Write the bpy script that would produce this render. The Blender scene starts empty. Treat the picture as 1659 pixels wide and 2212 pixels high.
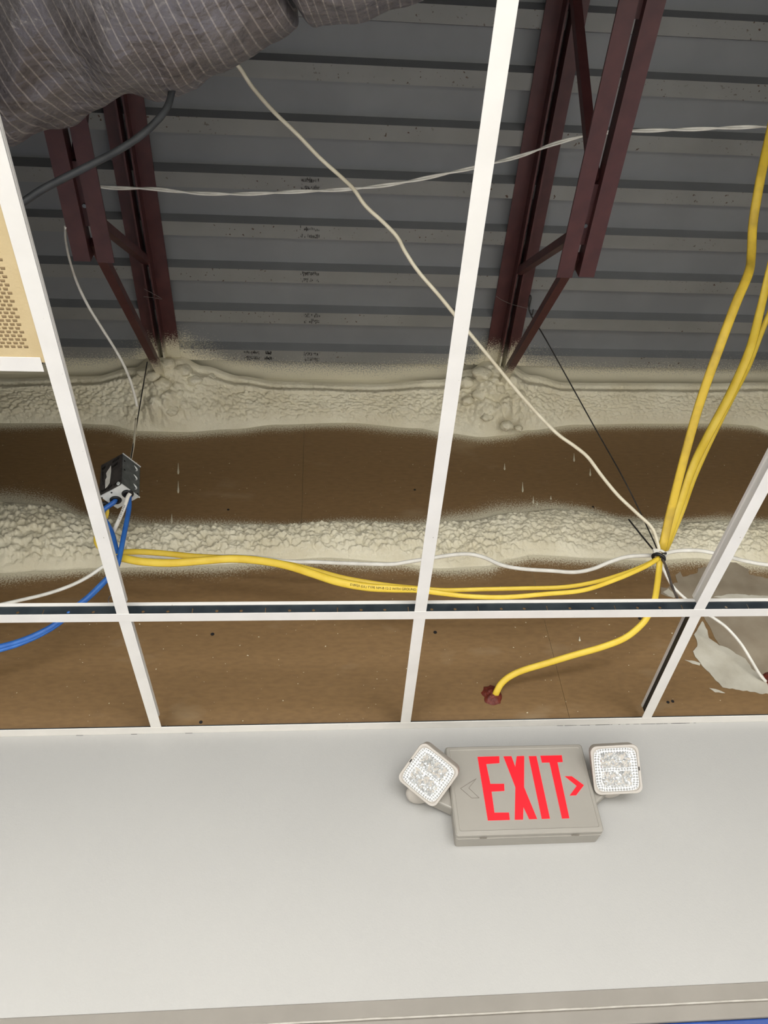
import bpy, bmesh, math, random
from mathutils import Vector, Matrix, noise

random.seed(7)
scene = bpy.context.scene
COL = scene.collection

# ------------------------------------------------------------------ camera
H = 2.7432                                   # height of the suspended grid above the floor
FPX, YAW, PITCH, ROLL = 1685.98, 0.1154, 0.8023, -0.0809
CAM = Vector((-0.2092, -1.7385, H - 1.0273))
fwd = Vector((math.sin(YAW) * math.cos(PITCH), math.cos(YAW) * math.cos(PITCH), math.sin(PITCH)))
rgt0 = Vector((math.cos(YAW), -math.sin(YAW), 0))
up0 = rgt0.cross(fwd)
rgt = math.cos(ROLL) * rgt0 + math.sin(ROLL) * up0
upv = -math.sin(ROLL) * rgt0 + math.cos(ROLL) * up0
cd = bpy.data.cameras.new('camera')
cd.sensor_fit = 'HORIZONTAL'
cd.sensor_width = 36.0
cd.lens = FPX / 1659.0 * 36.0
cd.clip_start = 0.02
cam = bpy.data.objects.new('camera', cd)
COL.objects.link(cam)
cam.matrix_world = Matrix(((rgt.x, upv.x, -fwd.x, CAM.x), (rgt.y, upv.y, -fwd.y, CAM.y), (rgt.z, upv.z, -fwd.z, CAM.z), (0, 0, 0, 1)))
scene.camera = cam

# ------------------------------------------------------------------ world, lamps, exposure
scene.view_settings.view_transform = 'Standard'
scene.view_settings.look = 'None'
scene.view_settings.gamma = 1.0
scene.view_settings.exposure = -0.22
scene.view_settings.use_curve_mapping = False
w = bpy.data.worlds.new('world')
scene.world = w
w.use_nodes = True
w.node_tree.nodes['Background'].inputs[0].default_value = (0.9, 0.95, 1.0, 1)
w.node_tree.nodes['Background'].inputs[1].default_value = 0.02
for lx, ly, pw in ((-1.5, -3.3, 66), (1.2, -3.3, 66), (-1.5, -5.2, 40), (1.2, -5.2, 40), (-3.0, -2.2, 50), (3.0, -2.2, 50)):
    ld = bpy.data.lights.new('ceiling_troffer_light', 'AREA')
    ld.shape = 'RECTANGLE'
    ld.size, ld.size_y = 0.6, 1.2
    ld.energy = pw
    ld.color = (1.0, 0.99, 0.975)
    lo = bpy.data.objects.new('ceiling_troffer_light', ld)
    lo.location = (lx, ly, H - 0.03)
    COL.objects.link(lo)
# unseen area light added behind the viewer to brighten the lower brown wall
ld = bpy.data.lights.new('unseen_rear_light', 'AREA')
ld.shape = 'RECTANGLE'
ld.size, ld.size_y = 6.0, 1.8
ld.energy = 330
ld.color = (0.97, 0.985, 1.0)
lo = bpy.data.objects.new('unseen_rear_light', ld)
lo.location = (0.0, -6.55, 1.35)
lo.rotation_euler = (math.radians(90), 0, 0)
COL.objects.link(lo)


# ------------------------------------------------------------------ pixel -> place helpers (z measured from the grid)
def ray(q):
    return (q[0] - 829.5) / FPX * rgt - (q[1] - 1106.0) / FPX * upv + fwd


def at_y(q, y):
    d = ray(q)
    return CAM + d * ((y - CAM.y) / d.y)


def at_z(q, z):
    d = ray(q)
    return CAM + d * ((H + z - CAM.z) / d.z)


def at_x(q, x):
    d = ray(q)
    return CAM + d * ((x - CAM.x) / d.x)


def ipl(xs, ys, x):
    if x <= xs[0]:
        return ys[0]
    for i in range(1, len(xs)):
        if x <= xs[i]:
            t = (x - xs[i - 1]) / (xs[i] - xs[i - 1])
            t = t * t * (3 - 2 * t)
            return ys[i - 1] * (1 - t) + ys[i] * t
    return ys[-1]


def smooth01(t):
    t = max(0.0, min(1.0, t))
    return t * t * (3 - 2 * t)


# ------------------------------------------------------------------ materials
def srgb(r, g, b):
    f = lambda c: ((c / 255.0) / 12.92 if c / 255.0 <= 0.04045 else ((c / 255.0 + 0.055) / 1.055) ** 2.4)
    return (f(r), f(g), f(b), 1.0)


def new_mat(name, col, rough=0.6, metal=0.0, spec=0.5):
    m = bpy.data.materials.new(name)
    m.use_nodes = True
    b = m.node_tree.nodes['Principled BSDF']
    b.inputs['Base Color'].default_value = col
    b.inputs['Roughness'].default_value = rough
    b.inputs['Metallic'].default_value = metal
    b.inputs['Specular IOR Level'].default_value = spec
    return m


def nodes_of(m):
    nt = m.node_tree
    return nt, nt.nodes, nt.links, nt.nodes['Principled BSDF']


def coords(nt, scale=(1, 1, 1)):
    tc = nt.nodes.new('ShaderNodeTexCoord')
    mp = nt.nodes.new('ShaderNodeMapping')
    mp.inputs['Scale'].default_value = scale
    nt.links.new(tc.outputs['Object'], mp.inputs['Vector'])
    return mp.outputs['Vector']


def noise_fac(nt, vec, scale, detail=4, lo=0.4, hi=0.6, rough=0.5):
    n = nt.nodes.new('ShaderNodeTexNoise')
    n.inputs['Scale'].default_value = scale
    n.inputs['Detail'].default_value = detail
    n.inputs['Roughness'].default_value = rough
    nt.links.new(vec, n.inputs['Vector'])
    r = nt.nodes.new('ShaderNodeMapRange')
    r.inputs['From Min'].default_value = lo
    r.inputs['From Max'].default_value = hi
    nt.links.new(n.outputs['Fac'], r.inputs['Value'])
    return r.outputs['Result']


def mix_col(nt, fac, a, b):
    m = nt.nodes.new('ShaderNodeMix')
    m.data_type = 'RGBA'
    if isinstance(fac, float):
        m.inputs[0].default_value = fac
    else:
        nt.links.new(fac, m.inputs[0])
    for i, v in ((6, a), (7, b)):
        if isinstance(v, tuple):
            m.inputs[i].default_value = v
        else:
            nt.links.new(v, m.inputs[i])
    return m.outputs[2]


def math_node(nt, op, a, b=None):
    m = nt.nodes.new('ShaderNodeMath')
    m.operation = op
    for i, v in ((0, a), (1, b)):
        if v is None:
            continue
        if isinstance(v, (int, float)):
            m.inputs[i].default_value = v
        else:
            nt.links.new(v, m.inputs[i])
    return m.outputs[0]


def bump(nt, height, strength, dist):
    b = nt.nodes.new('ShaderNodeBump')
    b.inputs['Strength'].default_value = strength
    b.inputs['Distance'].default_value = dist
    nt.links.new(height, b.inputs['Height'])
    nt.links.new(b.outputs[0], nt.nodes['Principled BSDF'].inputs['Normal'])


def mottled(name, c1, c2, scale, rough=0.6, metal=0.0, lo=0.35, hi=0.65, bmp=0.0, bscale=None, stretch=(1, 1, 1), spec=0.5):
    m = new_mat(name, c1, rough, metal, spec)
    nt, ns, lk, bs = nodes_of(m)
    v = coords(nt, stretch)
    lk.new(mix_col(nt, noise_fac(nt, v, scale, 5, lo, hi), c1, c2), bs.inputs['Base Color'])
    if bmp:
        bump(nt, noise_fac(nt, v, bscale or scale * 4, 3, 0.0, 1.0), 0.6, bmp)
    return m


def speckled(name, base_mat_args, spot_col, scale, thr):
    """thin scatter of small spots over a mottled ground"""
    m = mottled(*base_mat_args[0], **base_mat_args[1])
    nt, ns, lk, bs = nodes_of(m)
    src = bs.inputs['Base Color'].links[0].from_socket
    f = noise_fac(nt, coords(nt), scale, 1, thr, thr + 0.03)
    lk.new(mix_col(nt, f, src, spot_col), bs.inputs['Base Color'])
    return m


FOAM_C = srgb(222, 214, 188)
M = {}
M['paint'] = mottled('white_wall_paint', srgb(174, 172, 168), srgb(170, 168, 164), 2.0, 0.55, bmp=0.0006, bscale=260)
M['greige'] = mottled('greige_trim_paint', srgb(136, 130, 121), srgb(130, 124, 115), 9, 0.5)
M['caulk'] = mottled('white_caulk', srgb(184, 179, 170), srgb(166, 160, 150), 30, 0.7)
M['blue_panel'] = mottled('blue_panel', srgb(40, 75, 150), srgb(30, 60, 125), 20, 0.35)
M['floor'] = mottled('pale_floor', srgb(228, 227, 224), srgb(222, 221, 217), 3, 0.5)
M['tile_field'] = mottled('ceiling_tile_white', srgb(225, 222, 212), srgb(215, 211, 200), 6, 0.8)
M['grid_white'] = speckled('grid_white_enamel', (('grid_white_enamel', srgb(231, 227, 220), srgb(225, 221, 214), 14), dict(rough=0.38)), srgb(170, 162, 148), 190, 0.79)
M['grid_steel'] = mottled('galvanised_web', srgb(62, 70, 74), srgb(46, 54, 60), 25, 0.45, 0.35)
M['grid_web_shade'] = mottled('shaded_tee_web', srgb(40, 40, 38), srgb(30, 30, 29), 25, 0.5, 0.1)  # dark copy of the tee web, shade put into its colour
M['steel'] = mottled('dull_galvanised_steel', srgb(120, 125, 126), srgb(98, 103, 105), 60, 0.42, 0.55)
M['steel_face'] = mottled('dark_galvanised_steel', srgb(84, 78, 74), srgb(66, 62, 60), 60, 0.5, 0.2)  # darker brown-grey copy of the steel, for the box cover
M['steel_lit'] = mottled('lit_galvanised_steel', srgb(232, 233, 230), srgb(214, 217, 215), 40, 0.35, 0.0)  # light on the box underside is put into this paler steel
M['black'] = mottled('black_rubber', srgb(26, 27, 30), srgb(18, 18, 20), 60, 0.5)
M['ink'] = new_mat('black_marker_ink', srgb(24, 20, 20), 0.7)
M['wire'] = mottled('dark_annealed_wire', srgb(60, 57, 54), srgb(38, 36, 35), 90, 0.55, 0.4)
M['wire_light'] = mottled('grey_tie_wire', srgb(120, 112, 108), srgb(95, 88, 86), 90, 0.5, 0.4)
M['yellow'] = mottled('yellow_cable_jacket', srgb(242, 210, 76), srgb(233, 197, 62), 22, 0.42, stretch=(1, 1, 1))
M['yellow_dusty'] = mottled('dusty_yellow_cable_jacket', srgb(234, 198, 66), srgb(190, 158, 62), 16, 0.5, lo=0.45, hi=0.75)
M['blue'] = mottled('blue_cable_jacket', srgb(58, 118, 198), srgb(44, 98, 178), 30, 0.4)
M['white_cable'] = mottled('white_cable_jacket', srgb(238, 235, 226), srgb(222, 218, 208), 30, 0.45)
M['cream_cable'] = mottled('cream_cable_jacket', srgb(238, 230, 206), srgb(222, 212, 186), 30, 0.5)
M['black_cable'] = mottled('black_cable_jacket', srgb(58, 60, 62), srgb(44, 46, 48), 30, 0.55)
M['compound_thin'] = mottled('skimmed_joint_compound', srgb(158, 146, 126), srgb(138, 124, 104), 12, 0.8, lo=0.3, hi=0.7)
M['compound'] = mottled('dried_joint_compound', srgb(204, 199, 184), srgb(182, 175, 158), 14, 0.8, lo=0.35, hi=0.7, bmp=0.002, bscale=50)
M['sealant'] = mottled('red_firestop_sealant', srgb(118, 46, 30), srgb(84, 28, 19), 80, 0.55, bmp=0.004, bscale=160)
M['plastic'] = mottled('off_white_sign_plastic', srgb(158, 153, 144), srgb(154, 149, 140), 10, 0.42)
M['bezel'] = mottled('lamp_housing_plastic', srgb(186, 179, 170), srgb(181, 174, 165), 10, 0.4)
M['groove'] = new_mat('shallow_moulded_groove', srgb(120, 112, 102), 0.6)
M['beige_tile'] = mottled('beige_vinyl_ceiling_tile', srgb(206, 185, 142), srgb(198, 176, 132), 12, 0.6, bmp=0.0006, bscale=300)
M['pit_shade'] = new_mat('painted_tile_pit_shade', srgb(132, 110, 76), 0.8)  # dark colour stands in for shade inside the tile's small pits

# red lit lettering
m = new_mat('lit_red_letter', srgb(205, 12, 24), 0.45)
nt, ns, lk, bs = nodes_of(m)
bs.inputs['Emission Color'].default_value = srgb(255, 30, 44)
bs.inputs['Emission Strength'].default_value = 0.75
M['red'] = m

# foam
m = mottled('cured_spray_foam', srgb(233, 226, 202), srgb(220, 211, 184), 7, 0.45, bmp=0.004, bscale=150)
M['foam'] = m


def overspray_mat(name, c1, c2, scale, rough, stretch=(1, 1, 1), metal=0.0):
    """surface with a dusting of cream foam overspray, density held in the mesh attribute 'overspray'"""
    m = mottled(name, c1, c2, scale, rough, metal, stretch=stretch)
    nt, ns, lk, bs = nodes_of(m)
    src = bs.inputs['Base Color'].links[0].from_socket
    at = ns.new('ShaderNodeAttribute')
    at.attribute_name = 'overspray'
    grain = noise_fac(nt, coords(nt), 210, 3, 0.30, 0.70)
    s = math_node(nt, 'ADD', math_node(nt, 'MULTIPLY', at.outputs['Fac'], 1.5), math_node(nt, 'MULTIPLY', grain, 0.85))
    r = ns.new('ShaderNodeMapRange')
    r.inputs['From Min'].default_value = 0.85
    r.inputs['From Max'].default_value = 1.60
    lk.new(s, r.inputs['Value'])
    lk.new(mix_col(nt, r.outputs['Result'], src, FOAM_C), bs.inputs['Base Color'])
    return m


m = overspray_mat('brown_sheathing_paper', srgb(136, 107, 70), srgb(127, 99, 65), 60, 0.55, stretch=(0.6, 1, 1.8))
nt, ns, lk, bs = nodes_of(m)
src = bs.inputs['Base Color'].links[0].from_socket
sp = noise_fac(nt, coords(nt), 120, 1, 0.752, 0.78)
smg = math_node(nt, 'MULTIPLY', noise_fac(nt, coords(nt, (0.7, 1, 1.6)), 7, 5, 0.60, 0.74), 0.28)
lk.new(mix_col(nt, sp, mix_col(nt, smg, src, srgb(176, 156, 124)), FOAM_C), bs.inputs['Base Color'])
M['sheathing'] = m
M['deck'] = overspray_mat('grey_deck_paint', srgb(127, 128, 130), srgb(120, 121, 123), 5, 0.5)
m = overspray_mat('rust_spotted_deck_paint', srgb(135, 134, 131), srgb(126, 125, 122), 5, 0.5)
nt, ns, lk, bs = nodes_of(m)
src = bs.inputs['Base Color'].links[0].from_socket
ms = math_node(nt, 'MULTIPLY', noise_fac(nt, coords(nt), 95, 1, 0.68, 0.72), noise_fac(nt, coords(nt), 3.2, 2, 0.44, 0.56))
lk.new(mix_col(nt, ms, src, srgb(74, 54, 40)), bs.inputs['Base Color'])
M['deck_low'] = m
M['joist'] = overspray_mat('maroon_joist_primer', srgb(80, 43, 42), srgb(68, 35, 35), 18, 0.5)

# duct jacket: pinstriped grey plastic, stripes follow the UV length of the duct
m = new_mat('grey_duct_jacket', srgb(120, 112, 112), 0.36, 0.25)
nt, ns, lk, bs = nodes_of(m)
uv = ns.new('ShaderNodeUVMap')
sep = ns.new('ShaderNodeSeparateXYZ')
lk.new(uv.outputs[0], sep.inputs[0])
fr = math_node(nt, 'FRACT', math_node(nt, 'MULTIPLY', sep.outputs[0], 1.0 / 0.0142))
st = ns.new('ShaderNodeMapRange')
st.inputs['From Min'].default_value = 0.095
st.inputs['From Max'].default_value = 0.04
lk.new(math_node(nt, 'ABSOLUTE', math_node(nt, 'SUBTRACT', fr, 0.5)), st.inputs['Value'])
v = coords(nt)
ground = mix_col(nt, noise_fac(nt, v, 9, 4, 0.35, 0.65), srgb(104, 97, 96), srgb(126, 121, 122))
lk.new(mix_col(nt, math_node(nt, 'MULTIPLY', st.outputs['Result'], 0.6), ground, srgb(188, 178, 168)), bs.inputs['Base Color'])
bump(nt, noise_fac(nt, v, 20, 5, 0.0, 1.0), 0.7, 0.026)
M['duct'] = m

m = new_mat('prismatic_lamp_lens', srgb(216, 217, 216), 0.14, 0.60)
M['lens'] = m
M['letter_halo'] = new_mat('pale_letter_rim', srgb(240, 170, 160), 0.5)


# ------------------------------------------------------------------ mesh builders
class MB:
    def __init__(self):
        self.v, self.f, self.mi, self.uv = [], [], [], None

    def add(self, vs, fs, mi=0):
        o = len(self.v)
        self.v += [Vector(p) for p in vs]
        self.f += [tuple(i + o for i in f) for f in fs]
        self.mi += [mi] * len(fs)
        return self

    def box(self, lo, hi, mi=0, T=None):
        x0, y0, z0 = lo
        x1, y1, z1 = hi
        vs = [Vector(p) for p in ((x0, y0, z0), (x1, y0, z0), (x1, y1, z0), (x0, y1, z0), (x0, y0, z1), (x1, y0, z1), (x1, y1, z1), (x0, y1, z1))]
        if T:
            vs = [T @ p for p in vs]
        return self.add(vs, [(3, 2, 1, 0), (4, 5, 6, 7), (0, 1, 5, 4), (1, 2, 6, 5), (2, 3, 7, 6), (3, 0, 4, 7)], mi)

    def bar(self, a, b, wx, wy, ref=(1, 0, 0)):
        """rectangular bar from a to b; wx measured along ref"""
        a, b = Vector(a), Vector(b)
        d = (b - a).normalized()
        s = Vector(ref)
        s = (s - d * s.dot(d)).normalized()
        t = d.cross(s)
        vs = []
        for p in (a, b):
            for u, w_ in ((-1, -1), (1, -1), (1, 1), (-1, 1)):
                vs.append(p + s * u * wx / 2 + t * w_ * wy / 2)
        return self.add(vs, [(3, 2, 1, 0), (4, 5, 6, 7), (0, 1, 5, 4), (1, 2, 6, 5), (2, 3, 7, 6), (3, 0, 4, 7)])

    def sweep(self, pts, a, b=None, face=(0, -1, 0), n=10, twist=None, cap=True, radii=None):
        """elliptical section swept along pts: a half width, b half thickness along 'face'"""
        b = b or a
        vs, fs = [], []
        N = len(pts)
        fv0 = Vector(face)
        for i, p in enumerate(pts):
            d = (pts[min(i + 1, N - 1)] - pts[max(i - 1, 0)])
            d = d.normalized() if d.length > 1e-9 else Vector((1, 0, 0))
            fv = fv0 - d * fv0.dot(d)
            if fv.length < 1e-4:
                fv = Vector((0.3, 0.2, 1)) - d * Vector((0.3, 0.2, 1)).dot(d)
            fv.normalize()
            sd = d.cross(fv)
            if twist:
                an = twist(i / (N - 1.0))
                fv, sd = fv * math.cos(an) + sd * math.sin(an), sd * math.cos(an) - fv * math.sin(an)
            r = radii[i] if radii else 1.0
            for k in range(n):
                an = 2 * math.pi * k / n
                vs.append(p + sd * (a * r * math.cos(an)) + fv * (b * r * math.sin(an)))
        for i in range(N - 1):
            for k in range(n):
                k2 = (k + 1) % n
                fs.append((i * n + k, i * n + k2, (i + 1) * n + k2, (i + 1) * n + k))
        if cap:
            fs.append(tuple(range(n - 1, -1, -1)))
            fs.append(tuple((N - 1) * n + k for k in range(n)))
        return self.add(vs, fs)

    def prism(self, poly, depth):
        """poly: list of 3D points (planar); extruded by vector depth"""
        n = len(poly)
        depth = Vector(depth)
        vs = [Vector(p) for p in poly] + [Vector(p) + depth for p in poly]
        fs = [tuple(range(n)), tuple(range(2 * n - 1, n - 1, -1))]
        for i in range(n):
            j = (i + 1) % n
            fs.append((i, i + n, j + n, j))
        return self.add(vs, fs)

    def disc(self, c, nrm, r, h, n=12):
        c, nrm = Vector(c), Vector(nrm).normalized()
        s = nrm.orthogonal().normalized()
        t = nrm.cross(s)
        return self.prism([c + (s * math.cos(2 * math.pi * k / n) + t * math.sin(2 * math.pi * k / n)) * r for k in range(n)], nrm * h)

    def torus(self, c, nrm, R, r, n=20, m_=8):
        c, nrm = Vector(c), Vector(nrm).normalized()
        s = nrm.orthogonal().normalized()
        t = nrm.cross(s)
        vs, fs = [], []
        for i in range(n):
            a = 2 * math.pi * i / n
            o = s * math.cos(a) + t * math.sin(a)
            for k in range(m_):
                b = 2 * math.pi * k / m_
                vs.append(c + o * (R + r * math.cos(b)) + nrm * (r * math.sin(b)))
        for i in range(n):
            for k in range(m_):
                fs.append((i * m_ + k, ((i + 1) % n) * m_ + k, ((i + 1) % n) * m_ + (k + 1) % m_, i * m_ + (k + 1) % m_))
        return self.add(vs, fs)

    def build(self, name, mats, parent=None, smooth=False, fix=True, bevel=0.0, bseg=2, overspray=None, uv=None, autosmooth=None):
        root = parent
        while root is not None and root.parent is not None:
            root = root.parent
        if root is not None:
            org = root.location.copy()
        else:
            xs = [p.x for p in self.v]; ys = [p.y for p in self.v]; zs = [p.z for p in self.v]
            org = Vector(((min(xs) + max(xs)) / 2, (min(ys) + max(ys)) / 2, min(zs)))
        me = bpy.data.meshes.new(name)
        me.from_pydata([p - org for p in self.v], [], self.f)
        if not isinstance(mats, (list, tuple)):
            mats = [mats]
        for mt in mats:
            me.materials.append(mt)
        if len(mats) > 1:
            me.polygons.foreach_set('material_index', self.mi)
        if uv is not None:
            lay = me.uv_layers.new(name='UVMap')
            for lp in me.loops:
                lay.data[lp.index].uv = uv[lp.vertex_index]
        if overspray is not None:
            at = me.attributes.new('overspray', 'FLOAT', 'POINT')
            at.data.foreach_set('value', [overspray(p) for p in self.v])
        if fix:
            bm = bmesh.new()
            bm.from_mesh(me)
            bmesh.ops.recalc_face_normals(bm, faces=bm.faces)
            if bevel:
                bmesh.ops.bevel(bm, geom=[e for e in bm.edges if e.is_manifold and e.calc_face_angle(0) > 0.6], offset=bevel, segments=bseg, affect='EDGES', profile=0.5)
            big = [f for f in bm.faces if len(f.verts) > 4]
            if big:
                bmesh.ops.triangulate(bm, faces=big)
            bm.to_mesh(me)
            bm.free()
        if smooth:
            me.polygons.foreach_set('use_smooth', [True] * len(me.polygons))
            if autosmooth:
                me.set_sharp_from_angle(angle=autosmooth)
        me.update()
        o = bpy.data.objects.new(name, me)
        COL.objects.link(o)
        if root is not None:
            o.parent = parent
        else:
            o.location = org
        return o


def tag(o, label=None, cat=None, group=None, kind=None):
    if label:
        o['label'] = label
    if cat:
        o['category'] = cat
    if group:
        o['group'] = group
    if kind:
        o['kind'] = kind
    return o


def thing(name, loc, label=None, cat=None, group=None, kind=None):
    o = bpy.data.objects.new(name, None)
    o.empty_display_size = 0.05
    o.location = loc
    COL.objects.link(o)
    return tag(o, label, cat, group, kind)


def spline(ctrl, per=8):
    P = [Vector(p) for p in ctrl]
    if len(P) < 3:
        return [P[0].lerp(P[-1], i / per) for i in range(per + 1)]
    Q = [P[0] * 2 - P[1]] + P + [P[-1] * 2 - P[-2]]
    out = []
    for i in range(1, len(Q) - 2):
        p0, p1, p2, p3 = Q[i - 1:i + 3]
        for k in range(per):
            t = k / per
            out.append(0.5 * ((2 * p1) + (p2 - p0) * t + (2 * p0 - 5 * p1 + 4 * p2 - p3) * t * t + (3 * p1 - p0 - 3 * p2 + p3) * t ** 3))
    out.append(P[-1])
    return out


def Y(pts, y0, y1=None):
    """pixels placed on a plane of depth y (blending y0 -> y1 along the list)"""
    y1 = y0 if y1 is None else y1
    n = max(1, len(pts) - 1)
    return [at_y(q, y0 + (y1 - y0) * i / n) for i, q in enumerate(pts)]


def Z(pts, z0, z1=None):
    z1 = z0 if z1 is None else z1
    n = max(1, len(pts) - 1)
    return [at_z(q, z0 + (z1 - z0) * i / n) for i, q in enumerate(pts)]


# ================================================================== STRUCTURE
XL, XR = -4.2, 4.2
YB = -6.6
ZD = 1.3718                     # underside of the deck's low flutes, above the grid
Z_HEAD = -0.5916                # bottom edge of the painted wall

tag(MB().box((XL, YB, -0.1), (XR, 0.6, 0.0)).build('floor', M['floor']), kind='structure')
tag(MB().box((XL - 0.12, YB, 0), (XL, 0.0, H + 1.6)).build('wall_left', M['paint']), kind='structure')
tag(MB().box((XR, YB, 0), (XR + 0.12, 0.0, H + 1.6)).build('wall_right', M['paint']), kind='structure')
tag(MB().box((XL, YB - 0.12, 0), (XR, YB, H + 1.6)).build('wall_rear', M['paint']), kind='structure')
tag(MB().box((XL, 0.0, H + Z_HEAD), (XR, 0.128, H - 0.0)).build('wall_front', M['paint']), kind='structure')

# stepped head of the opening below the wall
hd = tag(MB().box((XL, 0.004, H + Z_HEAD - 0.0285), (XR, 0.125, H + Z_HEAD)).build('trim_1', M['greige']), kind='structure')
cp = []
for i in range(121):
    x = -1.6 + 3.2 * i / 120
    cp.append(Vector((x, 0.0055, H + Z_HEAD - 0.0300 + 0.0007 * noise.noise((x * 14, 3, 1)))))
MB().sweep(cp, 0.0022, 0.003).build('caulk_bead', M['caulk'], hd, smooth=True)
tag(MB().box((XL, 0.007, H + Z_HEAD - 0.0600), (XR, 0.125, H + Z_HEAD - 0.0300)).build('trim_2', M['greige'], bevel=0.004), kind='structure')
wl = thing('wall_beyond', (0, 0.02, H + Z_HEAD - 0.6), kind='structure')
MB().box((XL, 0.012, H + Z_HEAD - 0.9), (XR, 0.12, H + Z_HEAD - 0.0602)).build('blue_head_panel', M['blue_panel'], wl, bevel=0.003)

# ---- foam outlines, read on the wall plane
LOW_TOP = [at_y(q, 0) for q in [(-140, 1080), (0, 1088), (100, 1096), (200, 1122), (330, 1140), (600, 1140), (750, 1135), (900, 1138), (1000, 1128), (1100, 1112), (1200, 1102), (1250, 1106), (1350, 1126), (1450, 1132), (1560, 1128), (1659, 1132), (1800, 1132)]]
LOW_BOT = [at_y(q, 0) for q in [(-140, 1238), (0, 1237), (100, 1232), (200, 1227), (330, 1224), (450, 1220), (560, 1213), (700, 1204), (850, 1213), (950, 1227), (1050, 1222), (1100, 1207), (1150, 1198), (1300, 1206), (1400, 1211), (1500, 1205), (1600, 1216), (1659, 1219), (1800, 1219)]]
UP_BOT = [at_y(q, 0) for q in [(-140, 914), (0, 913), (150, 913), (230, 916), (300, 930), (400, 932), (500, 926), (600, 916), (750, 912), (900, 924), (970, 935), (1040, 943), (1100, 938), (1140, 928), (1250, 916), (1400, 914), (1560, 914), (1620, 918), (1659, 928), (1800, 930)]]
UP_TOP = [at_z(q, ZD) for q in [(-140, 822), (0, 820), (200, 815), (290, 796), (330, 770), (390, 772), (440, 792), (520, 814), (600, 826), (800, 832), (950, 822), (1015, 800), (1050, 780), (1090, 786), (1150, 812), (1220, 828), (1500, 830), (1659, 828), (1800, 828)]]


def line_fn(pts, key):
    xs = [p.x for p in pts]
    ys = [getattr(p, key) for p in pts]
    return lambda x: ipl(xs, ys, x)


low_top = line_fn(LOW_TOP, 'z')
low_bot = line_fn(LOW_BOT, 'z')
up_bot = line_fn(UP_BOT, 'z')
up_top = line_fn(UP_TOP, 'y')


def spray_wall(p):
    x, z = p.x, p.z
    n1 = noise.noise((x * 5, z * 5, 2.0))
    d = up_bot(x) - z                           # below the upper bead
    a = 1 - d / (0.11 + 0.03 * n1) if d > 0 else 1.0
    fade = 0.08 + 0.03 * n1
    pu = at_y((60, 1080), 0).x
    if x < pu + 0.25:
        fade += 0.10 * smooth01((pu + 0.25 - x) / 0.3)
    fade += 0.085 * math.exp(-((x - 0.36) / 0.2) ** 2)
    d = z - low_top(x)
    b = 1 - d / fade if d > 0 else 1.0
    if z < low_top(x):
        d = low_bot(x) - z
        b = 1 - d / (0.10 + 0.03 * n1) if d > 0 else 1.0
    return max(0.0, min(1.0, max(a, b))) ** 2.3


# ---- brown sheathing above the grid: four boards with open joints
ws = thing('wall_upper', (0, 0.0, H), kind='structure')
JL = at_y((1212, 1480), 0).x
JU = at_y((655, 1000), 0).x
ZJ = H + 0.63


def sheet(x0, x1, z0, z1):
    mb = MB()
    nx = max(2, int((x1 - x0) / 0.016))
    nz = max(2, int((z1 - z0) / 0.010))
    vs = [(x0 + (x1 - x0) * i / nx, 0.0, z0 + (z1 - z0) * k / nz) for k in range(nz + 1) for i in range(nx + 1)]
    fs = [(k * (nx + 1) + i, k * (nx + 1) + i + 1, (k + 1) * (nx + 1) + i + 1, (k + 1) * (nx + 1) + i) for k in range(nz) for i in range(nx)]
    mb.add(vs, fs)
    mb.add([(x0, 0, z0), (x1, 0, z0), (x1, 0.012, z0), (x0, 0.012, z0), (x0, 0, z1), (x1, 0, z1), (x1, 0.012, z1), (x0, 0.012, z1)],
           [(0, 1, 2, 3), (7, 6, 5, 4), (1, 5, 6, 2), (0, 3, 7, 4), (3, 2, 6, 7)])
    return mb.build('sheathing_board', M['sheathing'], ws, overspray=spray_wall, fix=False)


XS = 2.0
g = 0.0004
sheet(-XS, JL - g, H + 0.001, ZJ - g)
sheet(JL + g, XS, H + 0.001, ZJ - g)
sheet(-XS, JU - g, ZJ + g, H + 1.46)
sheet(JU + g, XS, ZJ + g, H + 1.46)
MB().box((-XS, 0.0125, H + 0.001), (XS, 0.10, H + 1.46)).build('backing_board', M['sheathing'], ws)
for s in (-1, 1):
    MB().box((min(s * XS, s * XR), 0.0, H + 0.001), (max(s * XS, s * XR), 0.1, H + 1.46)).build('sheathing_board', M['sheathing'], ws)
for q, r in (((459, 1370), 0.0052), ((940, 1366), 0.0052), ((434, 1560), 0.0045), ((1443, 1517), 0.0042), ((1453, 1515), 0.0042), ((1382, 1336), 0.005), ((493, 1101), 0.004), ((896, 1058), 0.004), ((1281, 1095), 0.004)):
    c = at_y(q, -0.0003)
    MB().disc(c, (0, -1, 0), r, 0.0006, 10).build('screw_head', M['ink'], ws)
for q, ln in (((385, 1012), 12), ((385, 1052), 13), ((371, 1120), 10), ((1090, 1008), 7), ((1129, 1052), 11), ((1152, 1080), 8), ((1240, 988), 9), ((1275, 1020), 8), ((1160, 1087), 4), ((1252, 1380), 5), ((1190, 1075), 4)):
    a_, b_ = at_y((q[0], q[1] - ln), -0.001), at_y((q[0], q[1] + ln), -0.002)
    pts = [a_.lerp(b_, i / 6.0) for i in range(7)]
    MB().sweep(pts, 0.0034, 0.002, radii=[0.15, 0.3, 0.42, 0.55, 0.8, 1.0, 0.5], n=8).build('foam_drip', M['foam'], ws, smooth=True)


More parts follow.
